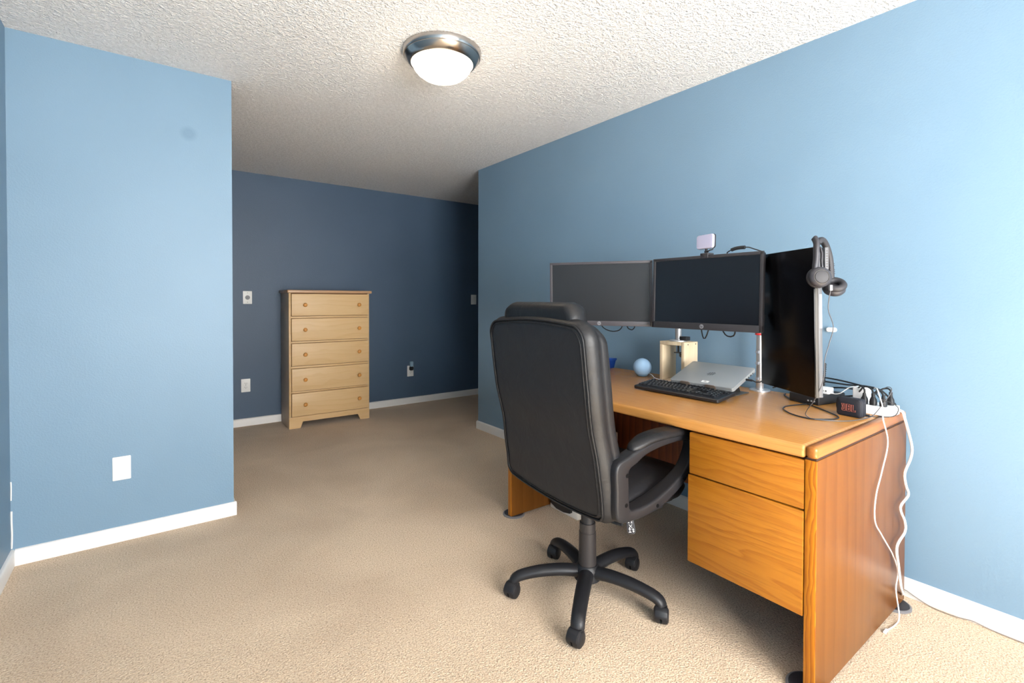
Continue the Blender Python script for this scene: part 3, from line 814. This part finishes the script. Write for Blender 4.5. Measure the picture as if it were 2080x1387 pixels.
for x in (-.075, .055):
    mb = MB(); mb.prism([(x - .024, -.1095), (x + .024, -.1095), (x + .024, -.1125), (x - .024, -.1125)], lambda a, b, c: tol((a, b, -.024 + c)), .025, .001)
    out = [(-.027, -.026)] + [(-.027 + .010 - .010 * math.cos(math.radians(q)), .004 - .010 + .010 * math.sin(math.radians(q))) for q in (0, 30, 60, 90)] + [(.027 - .010 + .010 * math.sin(math.radians(q)), .004 - .010 + .010 * math.cos(math.radians(q))) for q in (0, 30, 60, 90)] + [(.027, -.026)]
    mb2 = MB(); mb2.prism([(x + a, b) for a, b in out], lambda a, b, c: tol((a, -.1095 - c, b)), .003, .0008)
    mb.bm.free(); mb2.build('front_hook', 'bronze', st)
for s in (-1, 1):
    mb = MB(); a = tol((s * .08, .05, -.024)); b = Vector((.07, -s * .08, .005)); c = tol((s * .08, -.08, -.024)); d = Vector((-.06, -s * .08, .005))
    mb.loft([[p + Vector((0, u, v)) for u, v in ((-.012, -.002), (.012, -.002), (.012, .002), (-.012, .002))] for p in (a, b)])
    mb.build('support_leg', 'silver_d', st)
# ------------------------------------------------------------------ keyboard
kb = thing('keyboard', 'full-size black keyboard lying on the desktop before the laptop', 'keyboard', (1.936, 1.333, DZ), 0)
kb.rotation_euler = (0, math.radians(-6.0), 0)
KW = .445
mb = MB(); mb.shell(rrect(.150, KW, .008, 4), [(.003, .004), (0, .007), (0, .017), (.003, .020)], lambda a, b, c: (a + .075, b, c), 2); mb.build('case', 'key', kb)
mb = MB(); lg = MB()
rows = [(.132, [(.0, 1), (2, 1), (3, 1), (4, 1), (5, 1), (6.5, 1), (7.5, 1), (8.5, 1), (9.5, 1), (11, 1), (12, 1), (13, 1), (14, 1), (15.25, 1), (16.25, 1), (17.25, 1)]),
        (.106, [(k, 1) for k in range(13)] + [(13, 2), (15.25, 1), (16.25, 1), (17.25, 1), (18.5, 1), (19.5, 1), (20.5, 1), (21.5, 1)]),
        (.087, [(0, 1.5)] + [(1.5 + k, 1) for k in range(12)] + [(13.5, 1.5), (15.25, 1), (16.25, 1), (17.25, 1), (18.5, 1), (19.5, 1), (20.5, 1)]),
        (.068, [(0, 1.75)] + [(1.75 + k, 1) for k in range(11)] + [(12.75, 2.25), (18.5, 1), (19.5, 1), (20.5, 1)]),
        (.049, [(0, 2.25)] + [(2.25 + k, 1) for k in range(10)] + [(12.25, 2.75), (16.25, 1), (18.5, 1), (19.5, 1), (20.5, 1)]),
        (.030, [(0, 1.25), (1.25, 1.25), (2.5, 1.25), (3.75, 6.25), (10, 1.25), (11.25, 1.25), (12.5, 1.25), (13.75, 1.25), (15.25, 1), (16.25, 1), (17.25, 1), (18.5, 2), (20.5, 1)])]
u = .01885
for x, ks in rows:
    for k, wd in ks:
        y1 = KW / 2 - .012 - k * u; y0 = y1 - wd * u
        b = [(x - .0085, y0 + .0012), (x + .0085, y0 + .0012), (x + .0085, y1 - .0012), (x - .0085, y1 - .0012)]
        cx, cy = x, (y0 + y1) / 2
        top = [(cx + (a - cx) * .72 + .0008, cy + (c - cy) * (.78 if wd < 2 else .92)) for a, c in b]
        bmk = mb
        bmk.loft([[Vector((a, c, .019)) for a, c in b], [Vector((a, c, .0275)) for a, c in top]])
        if random.random() < .85 and wd < 2.5:
            lw_ = random.uniform(.0016, .0032)
            lg.box((cx + .0012, cy + .0005, .0274), (cx + .0042, cy + .0005 + lw_, .0278))
for f_ in lg.bm.faces: f_.material_index = 1
mb._merge(lg.bm); ko = mb.build('keys', 'key', kb, 20); ko.data.materials.append(M['legend'])
mb = MB(); mb.box((.128, -KW / 2 + .030, .0200), (.134, -KW / 2 + .044, .0205)); mb.build('keyboard_label', 'legend', kb)
for s in (-1, 1):
    mb = MB(); mb.box((.118, s * .17 - .02, -.010), (.126, s * .17 + .02, .006), .001, mat=None); mb.build('tilt_foot', 'plastic_m', kb)

# ------------------------------------------------------------------ smart speaker
sp = thing('smart_speaker', 'pale blue ball-shaped smart speaker on the desk left of the riser', 'smart speaker', (2.310, 1.795, DZ))
prof = []
rs, zc = .0520, .0515
for k in range(0, 25):
    a = math.radians(-48 + 138 * k / 24); prof.append((max(rs * math.cos(a), 0), zc + rs * math.sin(a)))
prof[-1] = (0, zc + rs)
mb = MB(); mb.lathe(prof, 48); mb.build('fabric_shell', 'sphere', sp, 80)
mb = MB(); a0 = math.radians(-48)
mb.lathe([(0, .001), (.026, .001), (.029, .003), (rs * math.cos(a0) - .0005, zc + rs * math.sin(a0)), (0, zc + rs * math.sin(a0))], 48); mb.build('base_ring', 'sphere_b', sp)
mb = MB(); mb.tube([(.03, -.025, .016), (.01, -.062, .012), (-.012, -.093, .0035), (-.035, -.14, .003), (-.045, -.19, .003), (-.02, -.26, .003), (.05, -.32, .003), (.10, -.36, .003)], .0019, 8); mb.build('power_cord', 'whitecord', sp)

# ------------------------------------------------------------------ blue clip thing against wall
bl = thing('pen_cup', 'dark blue plastic caddy at the far desk end by the wall', 'caddy', (2.425, 2.138, DZ))
mb = MB(); mb.loft([[Vector((x * k, y * k, z)) for x, y in ((-.026, -.022), (.026, -.022), (.026, .022), (-.026, .022))] for k, z in ((.66, 0), (1.0, .052))])
mb.build('cup', 'blue', bl)
mb = MB(); mb.box((-.030, -.027, .050), (.030, .027, .064), .002); mb.build('rim', 'blue', bl)

# ------------------------------------------------------------------ clip light on middle monitor
MM = mM.matrix_world.copy()
led = thing('clip_light', 'small white clip-on video light on top of the middle monitor', 'video light')
led.matrix_world = MM @ Matrix.Translation((.012, .165, -.004)) @ Matrix.Rotation(math.radians(-14), 4, 'Y') @ Matrix.Scale(.95, 4)
mb = MB(); mb.shell(rrect(.104, .066, .012, 5), [(.004, -.012), (0, -.008), (0, .0)], lambda a, b, c: (a - .002, b + .063, c), 3); mb.build('housing', 'plastic_m', led)
mb = MB(); mb.shell(rrect(.103, .065, .012, 5), [(0, 0), (0, .005), (.003, .009), (.008, .010)], lambda a, b, c: (a - .002, b + .063, c), 3); mb.build('diffuser', 'led', led)
mb = MB(); mb.cyl((-.002, .010, -.004), (-.002, .031, -.004), .006, seg=14); mb.cyl((-.010, .017, -.004), (.008, .017, -.004), .005, seg=12)
mb.tube([(.008, .017, -.002), (.026, .022, .001), (.036, .024, -.004), (.036, .034, -.006)], .003, 8); mb.build('swivel', 'plastic_m', led)
mb = MB(); mb.box((-.026, -.013, .0045), (.020, .003, .010), .002).box((-.026, .0006, -.028), (.020, .010, .010), .002).box((-.026, -.020, -.032), (.020, .003, -.027), .002); mb.build('clip', 'bezel', led)
ad = thing('cable_adapter', 'small black inline cable adapter on top of the middle monitor', 'cable adapter')
ad.matrix_world = MM @ Matrix.Translation((.155, .1655, -.014))
mb = MB(); mb.tube([(-.032, .0145, 0), (-.015, .0195, 0), (.008, .0215, 0), (.026, .021, 0)], .0075, 10); mb.build('adapter_body', 'plastic_m', ad)
mb = MB(); mb.tube([(.026, .021, 0), (.042, .020, 0), (.06, .012, -.01), (.075, .0055, -.02), (.085, -.005, -.032), (.085, -.06, -.05)], .0024, 8); mb.build('cord', 'blackcord', ad); mb = MB()
mb.tube([(-.032, .0145, 0), (-.045, .0105, -.004), (-.058, .0048, -.012), (-.066, -.002, -.034), (-.066, -.05, -.05)], .0024, 8); mb.build('cord', 'blackcord', ad)

# ------------------------------------------------------------------ cables under the monitors
def cord(name, label, pts, r, mat, cat='cable', group=None, seg=8, step=.012):
    mb = MB(); mb.tube(pts, r, seg, False, True, step); o = mb.build(name, mat); props(o, label, cat, group); return o
cord('monitor_cable', 'black cable loop drooping under the left monitor', [(1.94, 1.79, 1.13), (1.94, 1.775, 1.085), (1.945, 1.748, 1.064), (1.95, 1.704, 1.056), (1.95, 1.661, 1.065), (1.95, 1.640, 1.09), (1.95, 1.635, 1.13)], .0027, 'blackcord')
cord('monitor_cable', 'short black cable loop under the left monitor, nearer its right edge', [(2.02, 1.675, 1.14), (2.015, 1.665, 1.082), (2.015, 1.645, 1.067), (2.015, 1.620, 1.073), (2.02, 1.600, 1.14)], .0027, 'blackcord')
cord('monitor_cable', 'black cable bent to a point under the middle monitor, near its badge', [(2.02, 1.245, 1.13), (2.03, 1.246, 1.075), (2.03, 1.236, 1.045), (2.03, 1.222, 1.06), (2.02, 1.195, 1.13)], .0030, 'blackcord')
cord('monitor_cable', 'round black cable loop under the middle monitor, right of its badge', [(2.02, 1.15, 1.13), (2.03, 1.143, 1.082), (2.03, 1.122, 1.062), (2.03, 1.095, 1.066), (2.02, 1.083, 1.09), (2.02, 1.08, 1.13)], .0030, 'blackcord')
lapc = cord('charging_cable', 'black cable plugged into the laptop side, running behind the portrait monitor', [LM @ Vector((lw / 2 + .001, .012, -.0135)), LM @ Vector((lw / 2 + .03, .012, -.0135)), LM @ Vector((lw / 2 + .06, .015, -.018)), (2.29, 1.02, .90), (2.34, .98, .83)], .0028, 'blackcord')
mb = MB(); 
a, b = LM @ Vector((lw / 2 - .001, .012, -.0135)), LM @ Vector((lw / 2 + .028, .012, -.0135)); mb.cyl(a, b, .0052, seg=12, bev=.001); mb.build('plug', 'plastic_m', lapc)

# ------------------------------------------------------------------ docking box, antenna, charger
dc = thing('network_box', 'black flat box with upright antenna behind the portrait monitor', 'router', (2.335, .885, DZ), math.radians(-10))
mb = MB(); mb.box((-.075, -.055, .0), (.118, .075, .040), .006, 3); mb.build('body', 'plastic_m', dc)
mb = MB()
for k, y in enumerate((-.040, -.028, -.014)): mb.box((-.0755, y, .012), (-.0745, y + .007, .018))
mb.build('port_mark', 'legend', dc)
mb = MB(); mb.tube([(.1107, .034, .036), (.1107, .034, .06), (.1107, .031, .11), (.1107, .028, .160)], .0045, 10)
for k in range(11): mb.cyl((.1107, .0338 - k * .0006, .05 + k * .010), (.1107, .0338 - k * .0006, .054 + k * .010), .0060, seg=12)
mb.build('antenna', 'plastic_m', dc)
wc = thing('usb_charger', 'white cube charger with dark ports lying on the black router', 'charger', (2.345, .852, DZ + .040), math.radians(-8))
mb = MB(); mb.box((-.022, -.022, .0006), (.022, .028, .028), .004, 3); mb.build('body', 'white', wc)
mb = MB()
for y in (-.012, .006): mb.cyl((-.0225, y, .015), (-.0218, y, .015), .003, seg=12)
mb.cyl((-.0225, -.003, .015), (-.0218, -.003, .015), .0015, seg=8); mb.build('port', 'slot', wc)
mb = MB(); mb.tube([(-.008, -.022, .008), (-.012, -.045, .007), (-.02, -.070, .016), (-.012, -.092, .038), (-.004, -.110, .048), (.002, -.126, .044), (.0, -.138, .024), (.0, -.143, .005)], .0021, 8); mb.build('cord', 'whitecord', wc)

# ------------------------------------------------------------------ portable speaker
js = thing('portable_speaker', 'small navy portable speaker with orange letters on the desk corner', 'speaker', (2.1475, .697, DZ + .0005), math.atan2(-.013, .0865))
# local: +x depth (away from viewer), +y along desk
JW, JH, JD = .088, .0700, .040
mb = MB(); mb.shell(rrect(JW, JH, .012, 6), [(.006, 0), (.001, .003), (0, .008), (0, JD - .008), (.001, JD - .003), (.006, JD)], lambda a, b, c: (c - .012, a, b + JH / 2), 3)
mb.build('body', 'navy', js, 50)
mb = MB(); mb.tube([(-.012 + .0075, a, b + JH / 2) for a, b in rrect(JW + .0006, JH - .0004, .012, 6)], .0012, 6, True, False); mb.build('edge_seam', 'navy_r', js)
mb = MB(); mb.tube([(.006, JW / 2 - .004, JH - .012), (.004, JW / 2 + .004, JH - .016), (.004, JW / 2 + .005, .030), (.006, JW / 2 + .002, .014)], .0028, 8); mb.build('carry_loop', 'navy_r', js)
def letters():
    fill, line = MB(), MB()
    def poly(pts, holes=()):
        f = lambda a, b, c: (-.0122 - c, -a, b)   # a to viewer's right
        fill.prism(pts, f, .0006)
        for q in (pts,) + tuple(holes):
            L = [Vector((-.0132, -a, b)) for a, b in q]
            line.tube(L, .00085, 6, True, False)
    z0 = .021
    # J
    poly([(-.020, z0), (-.010, z0), (-.0085, z0 + .002), (-.0085, z0 + .026), (-.0145, z0 + .026), (-.0145, z0 + .006), (-.0185, z0 + .006), (-.0185, z0 + .010), (-.0225, z0 + .010), (-.0225, z0 + .0025)])
    # B
    poly([(-.0055, z0), (.006, z0), (.0085, z0 + .0025), (.0085, z0 + .0105), (.0065, z0 + .013), (.0085, z0 + .0155), (.0085, z0 + .0235), (.006, z0 + .026), (-.0055, z0 + .026)],
         ([(.0005, z0 + .005), (.0035, z0 + .005), (.0035, z0 + .011), (.0005, z0 + .011)], [(.0005, z0 + .0155), (.0035, z0 + .0155), (.0035, z0 + .0215), (.0005, z0 + .0215)]))
    # L
    poly([(.0115, z0), (.0255, z0), (.0255, z0 + .006), (.0235, z0 + .006), (.0235, z0 + .005), (.0175, z0 + .005), (.0175, z0 + .026), (.0115, z0 + .026)])
    # exclamation mark left of the J
    poly([(-.0235, z0 + .026), (-.0170, z0 + .026), (-.0190, z0 + .018), (-.0215, z0 + .018)])
    poly([(-.0215, z0 + .0165), (-.0190, z0 + .0165), (-.0190, z0 + .013), (-.0215, z0 + .013)])
    o = fill.build('logo_letters', 'maroon', js); line.build('letter_outline', 'orange', o)
letters()

# ------------------------------------------------------------------ power strip + plugs
ps = thing('power_strip', 'white power strip on the rear desk corner full of black plugs', 'power strip', (2.297, .668, DZ), math.radians(-3))
mb = MB(); mb.box((-.049, -.073, 0), (.049, .09, .0345), .003, 3); mb.build('body', 'white', ps)
cordS = .958
tk = [(2.377, .781), (2.435, .745), (2.533, .618), (2.521, .569), (2.445, .524), (2.46, .471), (2.495, .422), (2.393, .397), (2.454, .322), (2.455, .281), (2.357, .251), (2.379, .165), (2.413, .074)]
tk = [(x * cordS, .575, 1.219 - (1.219 - z) * cordS) for x, z in tk]
psm = Matrix.Translation((2.297, .668, DZ)) @ Matrix.Rotation(math.radians(-3), 4, 'Z')
inv = psm.inverted()
pts = [psm @ Vector((.038, -.066, .018)), psm @ Vector((.038, -.085, .014))] + tk[1:] + [(2.40, .592, .05), (2.455, .63, .02), (2.47, .70, .008)]
mb = MB(); mb.tube([inv @ Vector(p) for p in pts], .0047, 10); mb.build('power_cord', 'whitecord', ps)
ph = thing('wall_adapter', 'white block adapter standing on the power strip behind the plugs', 'adapter', tuple(psm @ Vector((.020, .045, .0345))), math.radians(-3))
mb = MB(); mb.box((-.022, -.026, .0005), (.022, .026, .058), .006, 3); mb.build('body', 'white', ph)
def plug(label, lx, ly, h, path, ribbed=False, r=.0115):
    w = psm @ Vector((lx, ly, .0348))
    t = thing('power_plug', label, 'plug', tuple(w), math.radians(-3), 'plugs in the power strip')
    mb = MB(); mb.loft([[Vector((x, y, z)) for x, y in rrect(a, b, min(a, b) * .35, 4)] for z, a, b in ((0, .024, .021), (.012, .025, .023), (.022, .022, .020), (.030, .014, .013), (.033, .011, .011))])
    mb.build('plug_body', 'plastic_m', t, 50)
    mb = MB()
    if ribbed:
        for k in range(4): mb.cyl((0, 0, .033 + k * .0045), (0, 0, .0362 + k * .0045), .0065, seg=14, bev=.0006)
        mb.cyl((0, 0, .030), (0, 0, .05), .0048, seg=12)
    else:
        mb.cyl((0, 0, .030), (0, 0, .043), .0058, .0042, seg=14)
        for k in range(3): mb.cyl((0, 0, .032 + k * .0035), (0, 0, .0342 + k * .0035), .0066 - k * .0004, seg=14)
    mb.build('strain_relief', 'plastic_m', t, 50)
    z0 = .05 if ribbed else .041
    mb = MB(); mb.tube([(0, 0, z0)] + path, .0033, 8); mb.build('cord', 'blackcord', t)
plug('black plug nearest the navy speaker, its cord looped over', -.030, .018, .04, [(0, 0, .055), (.012, .016, .066), (.05, .05, .045), (.10, .12, .035), (.13, .20, .02), (.13, .26, .008)])
plug('black plug with an upright bent cord, next to the leftmost plug', -.030, -.012, .04, [(.0, .004, .058), (.004, .022, .068), (.012, .04, .062), (.03, .058, .040), (.06, .09, .015), (.062, .14, .005)])
plug('black plug at the front corner of the power strip, before the ribbed one', -.030, -.045, .04, [(.004, .008, .053), (.03, .03, .060), (.08, .06, .052), (.12, .12, .052), (.135, .20, .060), (.135, .27, .064), (.13, .33, .060)])
plug('ribbed black plug at the right end of the power strip', .026, -.050, .05, [(0, .001, .056), (.006, .010, .062), (.010, .028, .058), (.020, .055, .04), (.04, .10, .012), (.05, .16, .004)], True)
uc = cord('charging_cable', 'thin black cable plugged into the side of the navy speaker', [(2.168, .650, .786), (2.170, .640, .786), (2.185, .625, .783), (2.215, .608, .782), (2.24, .588, .784), (2.262, .580, .795), (2.275, .582, .815), (2.262, .60, .832), (2.240, .615, .838), (2.232, .630, .85), (2.245, .645, .868), (2.268, .640, .872), (2.290, .625, .855), (2.30, .640, .83)], .0017, 'blackcord')
mb = MB(); mb.cyl((2.168, .659, .786), (2.169, .640, .786), .0045, seg=12, bev=.001); mb.build('plug', 'plastic_m', uc)

# thin white cord hanging over the desk end
tn = [(2.142, .808), (2.242, .682), (2.179, .584), (2.118, .507), (2.111, .42), (2.189, .343), (2.319, .228), (2.384, .139), (2.362, .078)]
k = .975
tn = [(x * k, .588, 1.219 - (1.219 - z) * k) for x, z in tn]
wcord = cord('white_cable', 'thin white cable hanging over the desk end down to the carpet', [(2.292, .662, .874), (2.262, .645, .878), (2.225, .625, .852), (2.180, .603, .822), (2.118, .585, .795)] + tn[1:] + [(2.285, .572, .015), (2.23, .572, .004), (2.180, .580, .003)], .0024, 'whitecord')
mb = MB(); mb.box((2.150, .576, .001), (2.182, .586, .007), .0015); mb.build('cable_tip', 'white', wcord)
cord('floor_cable', 'thin pale cable lying along the white baseboard beside the desk', [(2.46, .66, .02), (2.484, .612, .032), (2.488, .575, .018), (2.487, .54, .006), (2.480, .50, .003), (2.478, .44, .006), (2.486, .40, .010), (2.486, .35, .004), (2.484, .26, .003), (2.486, .1, .003), (2.486, -.3, .003)], .0020, 'palecord')

# ------------------------------------------------------------------ headset
MR = mR.matrix_world.copy()
hs = thing('headset', 'charcoal headset hung over the top corner of the portrait monitor', 'headset')
hs.matrix_world = MR @ Matrix.Translation((.156, 0, 0))      # local: x towards the viewer (a), y up, z = in front of screen
ztop = 1.141
def hp(a, n, z): return Vector((a, z - ztop, n))
front = [hp(-.004, -.006, 1.437), hp(.012, -.001, 1.420), hp(.018, .004, 1.395), hp(.022, .008, 1.36), hp(.024, .013, 1.335), hp(.026, .014, 1.305)]
mb = MB()
Pp = spline(front, False, .008); n = len(Pp)
rings = sweep(Pp, lambda t: rrect(.014 + .004 * t, .022 - .004 * t, .006, 4), False, Vector((1, 0, 0))); mb.loft(rings)
Pp = spline([hp(.004, -.020, 1.405), hp(.012, -.020, 1.385), hp(.016, -.016, 1.35), hp(.018, -.018, 1.325)], False, .008)
mb.loft(sweep(Pp, lambda t: rrect(.007, .009, .003, 3), False, Vector((1, 0, 0))))
mb.build('side_arm', 'headset', hs, 60)
rear = [hp(-.004, -.016, 1.418), hp(-.010, -.028, 1.429), hp(-.022, -.050, 1.431), hp(-.036, -.074, 1.412), hp(-.044, -.092, 1.375), hp(-.046, -.098, 1.335), hp(-.044, -.098, 1.290)]
mb = MB(); Pp = spline(rear, False, .006)
mb.loft(sweep(Pp, lambda t: rrect(.020, .022, .008, 4), False, Vector((1, 0, 0))))
mb.build('headband', 'headset_d', hs, 60)
mb = MB()
for q in (.72, .76, .80, .84, .88): 
    p = Pp[int(q * (len(Pp) - 1))]; mb.box(p - Vector((.0098, .0012, .0098)), p + Vector((.0098, .0012, .0098)), .0008)
mb.build('band_ribs', 'headset', hs)
def cup(c, axis, r, label, disc):
    q = Vector((0, 0, 1)).rotation_difference(axis.normalized()).to_matrix().to_4x4()
    Mx = Matrix.Translation(c) @ q
    mb = MB(); mb.lathe([(0, .018), (r * .55, .018), (r * .62, .0165), (r * .66, .018), (r * .88, .014), (r, .006), (r * .98, -.004), (r * .9, -.008), (0, -.008)], 40, Mx)
    o = mb.build('ear_cup', 'headset', hs, 50)
    mb = MB()
    ring = [Mx @ Vector(((r * .72) * math.cos(2 * PI * k / 32), (r * .72) * math.sin(2 * PI * k / 32), -.015)) for k in range(32)]
    mb.tube(ring, r * .33, 12, True, False); mb.build('ear_cushion', 'headset_d', o, 80)
    if disc:
        mb = MB(); mb.cyl(Mx @ Vector((0, 0, .015)), Mx @ Vector((0, 0, .0195)), r * .60, seg=36, bev=.001); dd = mb.build('cup_disc', 'headset_d', o)
        mb = MB(); mb.tube([Mx @ Vector((r * .66 * math.cos(2 * PI * k / 36), r * .66 * math.sin(2 * PI * k / 36), .017)) for k in range(36)], .0012, 6, True, False)
        mb.build('disc_ring', 'silver_d', o)
    return o
c1 = cup(hp(.034, .005, 1.299), Vector((1, .08, .30)), .035, '', True)
cup(hp(-.030, -.098, 1.262), Vector((-.55, -.80, -.25)), .036, '', False)
mb = MB(); mb.box(hp(.042, -.030, 1.252), hp(.050, -.020, 1.272), .0015)
mb.build('cable_plug', 'lightgrey', hs)
ihs = hs.matrix_world.inverted()
hang = [hs.matrix_world @ hp(.046, -.025, 1.258), (1.885, .680, 1.19), (1.885, .664, 1.13), (1.885, .676, 1.07), (1.88, .688, 1.01), (1.88, .690, .95), (1.885, .706, .90), (1.91, .735, .853), (1.945, .768, .815), (1.985, .788, .788), (1.978, .770, .7805), (1.972, .750, .7800), (1.990, .717, .7800), (2.039, .671, .7800), (2.108, .650, .7800), (2.19, .640, .7815), (2.228, .632, .80), (2.244, .618, .83), (2.255, .602, .862), (2.268, .600, .883), (2.285, .618, .886), (2.30, .65, .86), (2.31, .68, .83)]
mb = MB(); mb.tube([ihs @ Vector(p) for p in hang], .0016, 8); mb.build('cable', 'greycord', hs)
cord('desk_cable', 'black cable curling across the desktop below the portrait monitor', [(2.40, 1.04, .781), (2.365, 1.03, .7805), (2.281, .959, .7805), (2.219, .856, .7805), (2.126, .750, .7805), (2.085, .714, .7805), (2.045, .706, .7805), (2.012, .720, .7805), (1.968, .765, .7805), (1.990, .838, .7805), (2.050, .895, .7805), (2.11, .915, .7805), (2.17, .905, .7805), (2.22, .888, .7805), (2.255, .872, .7805)], .0026, 'blackcord')
cord('wall_cable', 'black cable running low along the wall behind the plugs', [(2.40, 1.10, .80), (2.46, 1.0, .845), (2.470, .903, .850), (2.470, .815, .848), (2.465, .74, .852), (2.44, .68, .845), (2.40, .62, .80)], .0034, 'blackcord')
wk = thing('wall_clip', 'white cable clip stuck on the blue wall beside the portrait monitor', 'clip', (XR, .889, 1.086))
mb = MB(); mb.shell(rrect(.042, .020, .009, 5), [(.003, 0), (0, .003), (0, .010), (.004, .014)], lambda a, b, c: (-c, a, b), 3); mb.build('base', 'white', wk)
mb = MB(); mb.cyl((-.014, -.010, -.004), (-.014, .010, .006), .004, seg=10); mb.build('hook', 'white', wk)

# ------------------------------------------------------------------ light
def area(name, loc, rot, sx, sy, power, col):
    l = bpy.data.lights.new(name, 'AREA'); l.shape = 'RECTANGLE'; l.size = sx; l.size_y = sy; l.energy = power; l.color = col
    o = bpy.data.objects.new(name, l); COL.objects.link(o); o.location = loc; o.rotation_euler = rot; return o
area('window_daylight', ((WX0 + WX1) / 2, YB - .16, (WZ0 + WZ1) / 2), (math.radians(90), 0, 0), WX1 - WX0 + .1, WZ1 - WZ0 + .1, 330, (1.0, .985, .96))
sl = bpy.data.lights.new('ceiling_bounce_sun', 'SUN'); sl.energy = 150; sl.color = (.90, .97, 1.0); sl.angle = math.radians(.6)  # added sun: its floor patch behind the camera bounces light onto the ceiling
so_ = bpy.data.objects.new('ceiling_bounce_sun', sl); COL.objects.link(so_)
so_.rotation_euler = Vector((.05, .63, -.77)).to_track_quat('-Z', 'Y').to_euler()
pl = bpy.data.lights.new('lamp_glow', 'POINT'); pl.energy = 2; pl.color = (1.0, .84, .64); pl.shadow_soft_size = .13
po = bpy.data.objects.new('lamp_glow', pl); COL.objects.link(po); po.location = (LX, LY, H - .30)

wd = bpy.data.worlds.new('World'); scene.world = wd; wd.use_nodes = True
bg = wd.node_tree.nodes['Background']; bg.inputs['Color'].default_value = (.75, .87, 1, 1); bg.inputs['Strength'].default_value = 1.0

# ------------------------------------------------------------------ camera
cam = bpy.data.cameras.new('Camera'); co = bpy.data.objects.new('Camera', cam); COL.objects.link(co)
yaw, pitch, roll, fpx = .6451, .014, .0021, 984.824
fw = Vector((math.sin(yaw) * math.cos(pitch), math.cos(yaw) * math.cos(pitch), -math.sin(pitch)))
r0 = Vector((math.cos(yaw), -math.sin(yaw), 0)); u0 = r0.cross(fw)
rr = r0 * math.cos(roll) + u0 * math.sin(roll); uu = u0 * math.cos(roll) - r0 * math.sin(roll)
co.matrix_world = frame((0, 0, 1.21884), rr, uu, -fw)
cam.sensor_fit = 'HORIZONTAL'; cam.sensor_width = 36.0; cam.lens = fpx / 2080 * 36
cam.shift_x = (1040 - 1038.0114) / 2080; cam.shift_y = -(693.5 - 622.9332) / 2080
cam.clip_start = .02
scene.camera = co

vs_ = scene.view_settings
vs_.view_transform = 'Standard'; vs_.look = 'None'; vs_.gamma = 1.0; vs_.exposure = 0.19; vs_.use_curve_mapping = False
cy = scene.cycles
cy.use_denoising = True
cy.max_bounces = 7; cy.diffuse_bounces = 5; cy.sample_clamp_indirect = 0.0
cy.use_adaptive_sampling = True; cy.adaptive_threshold = 0.02
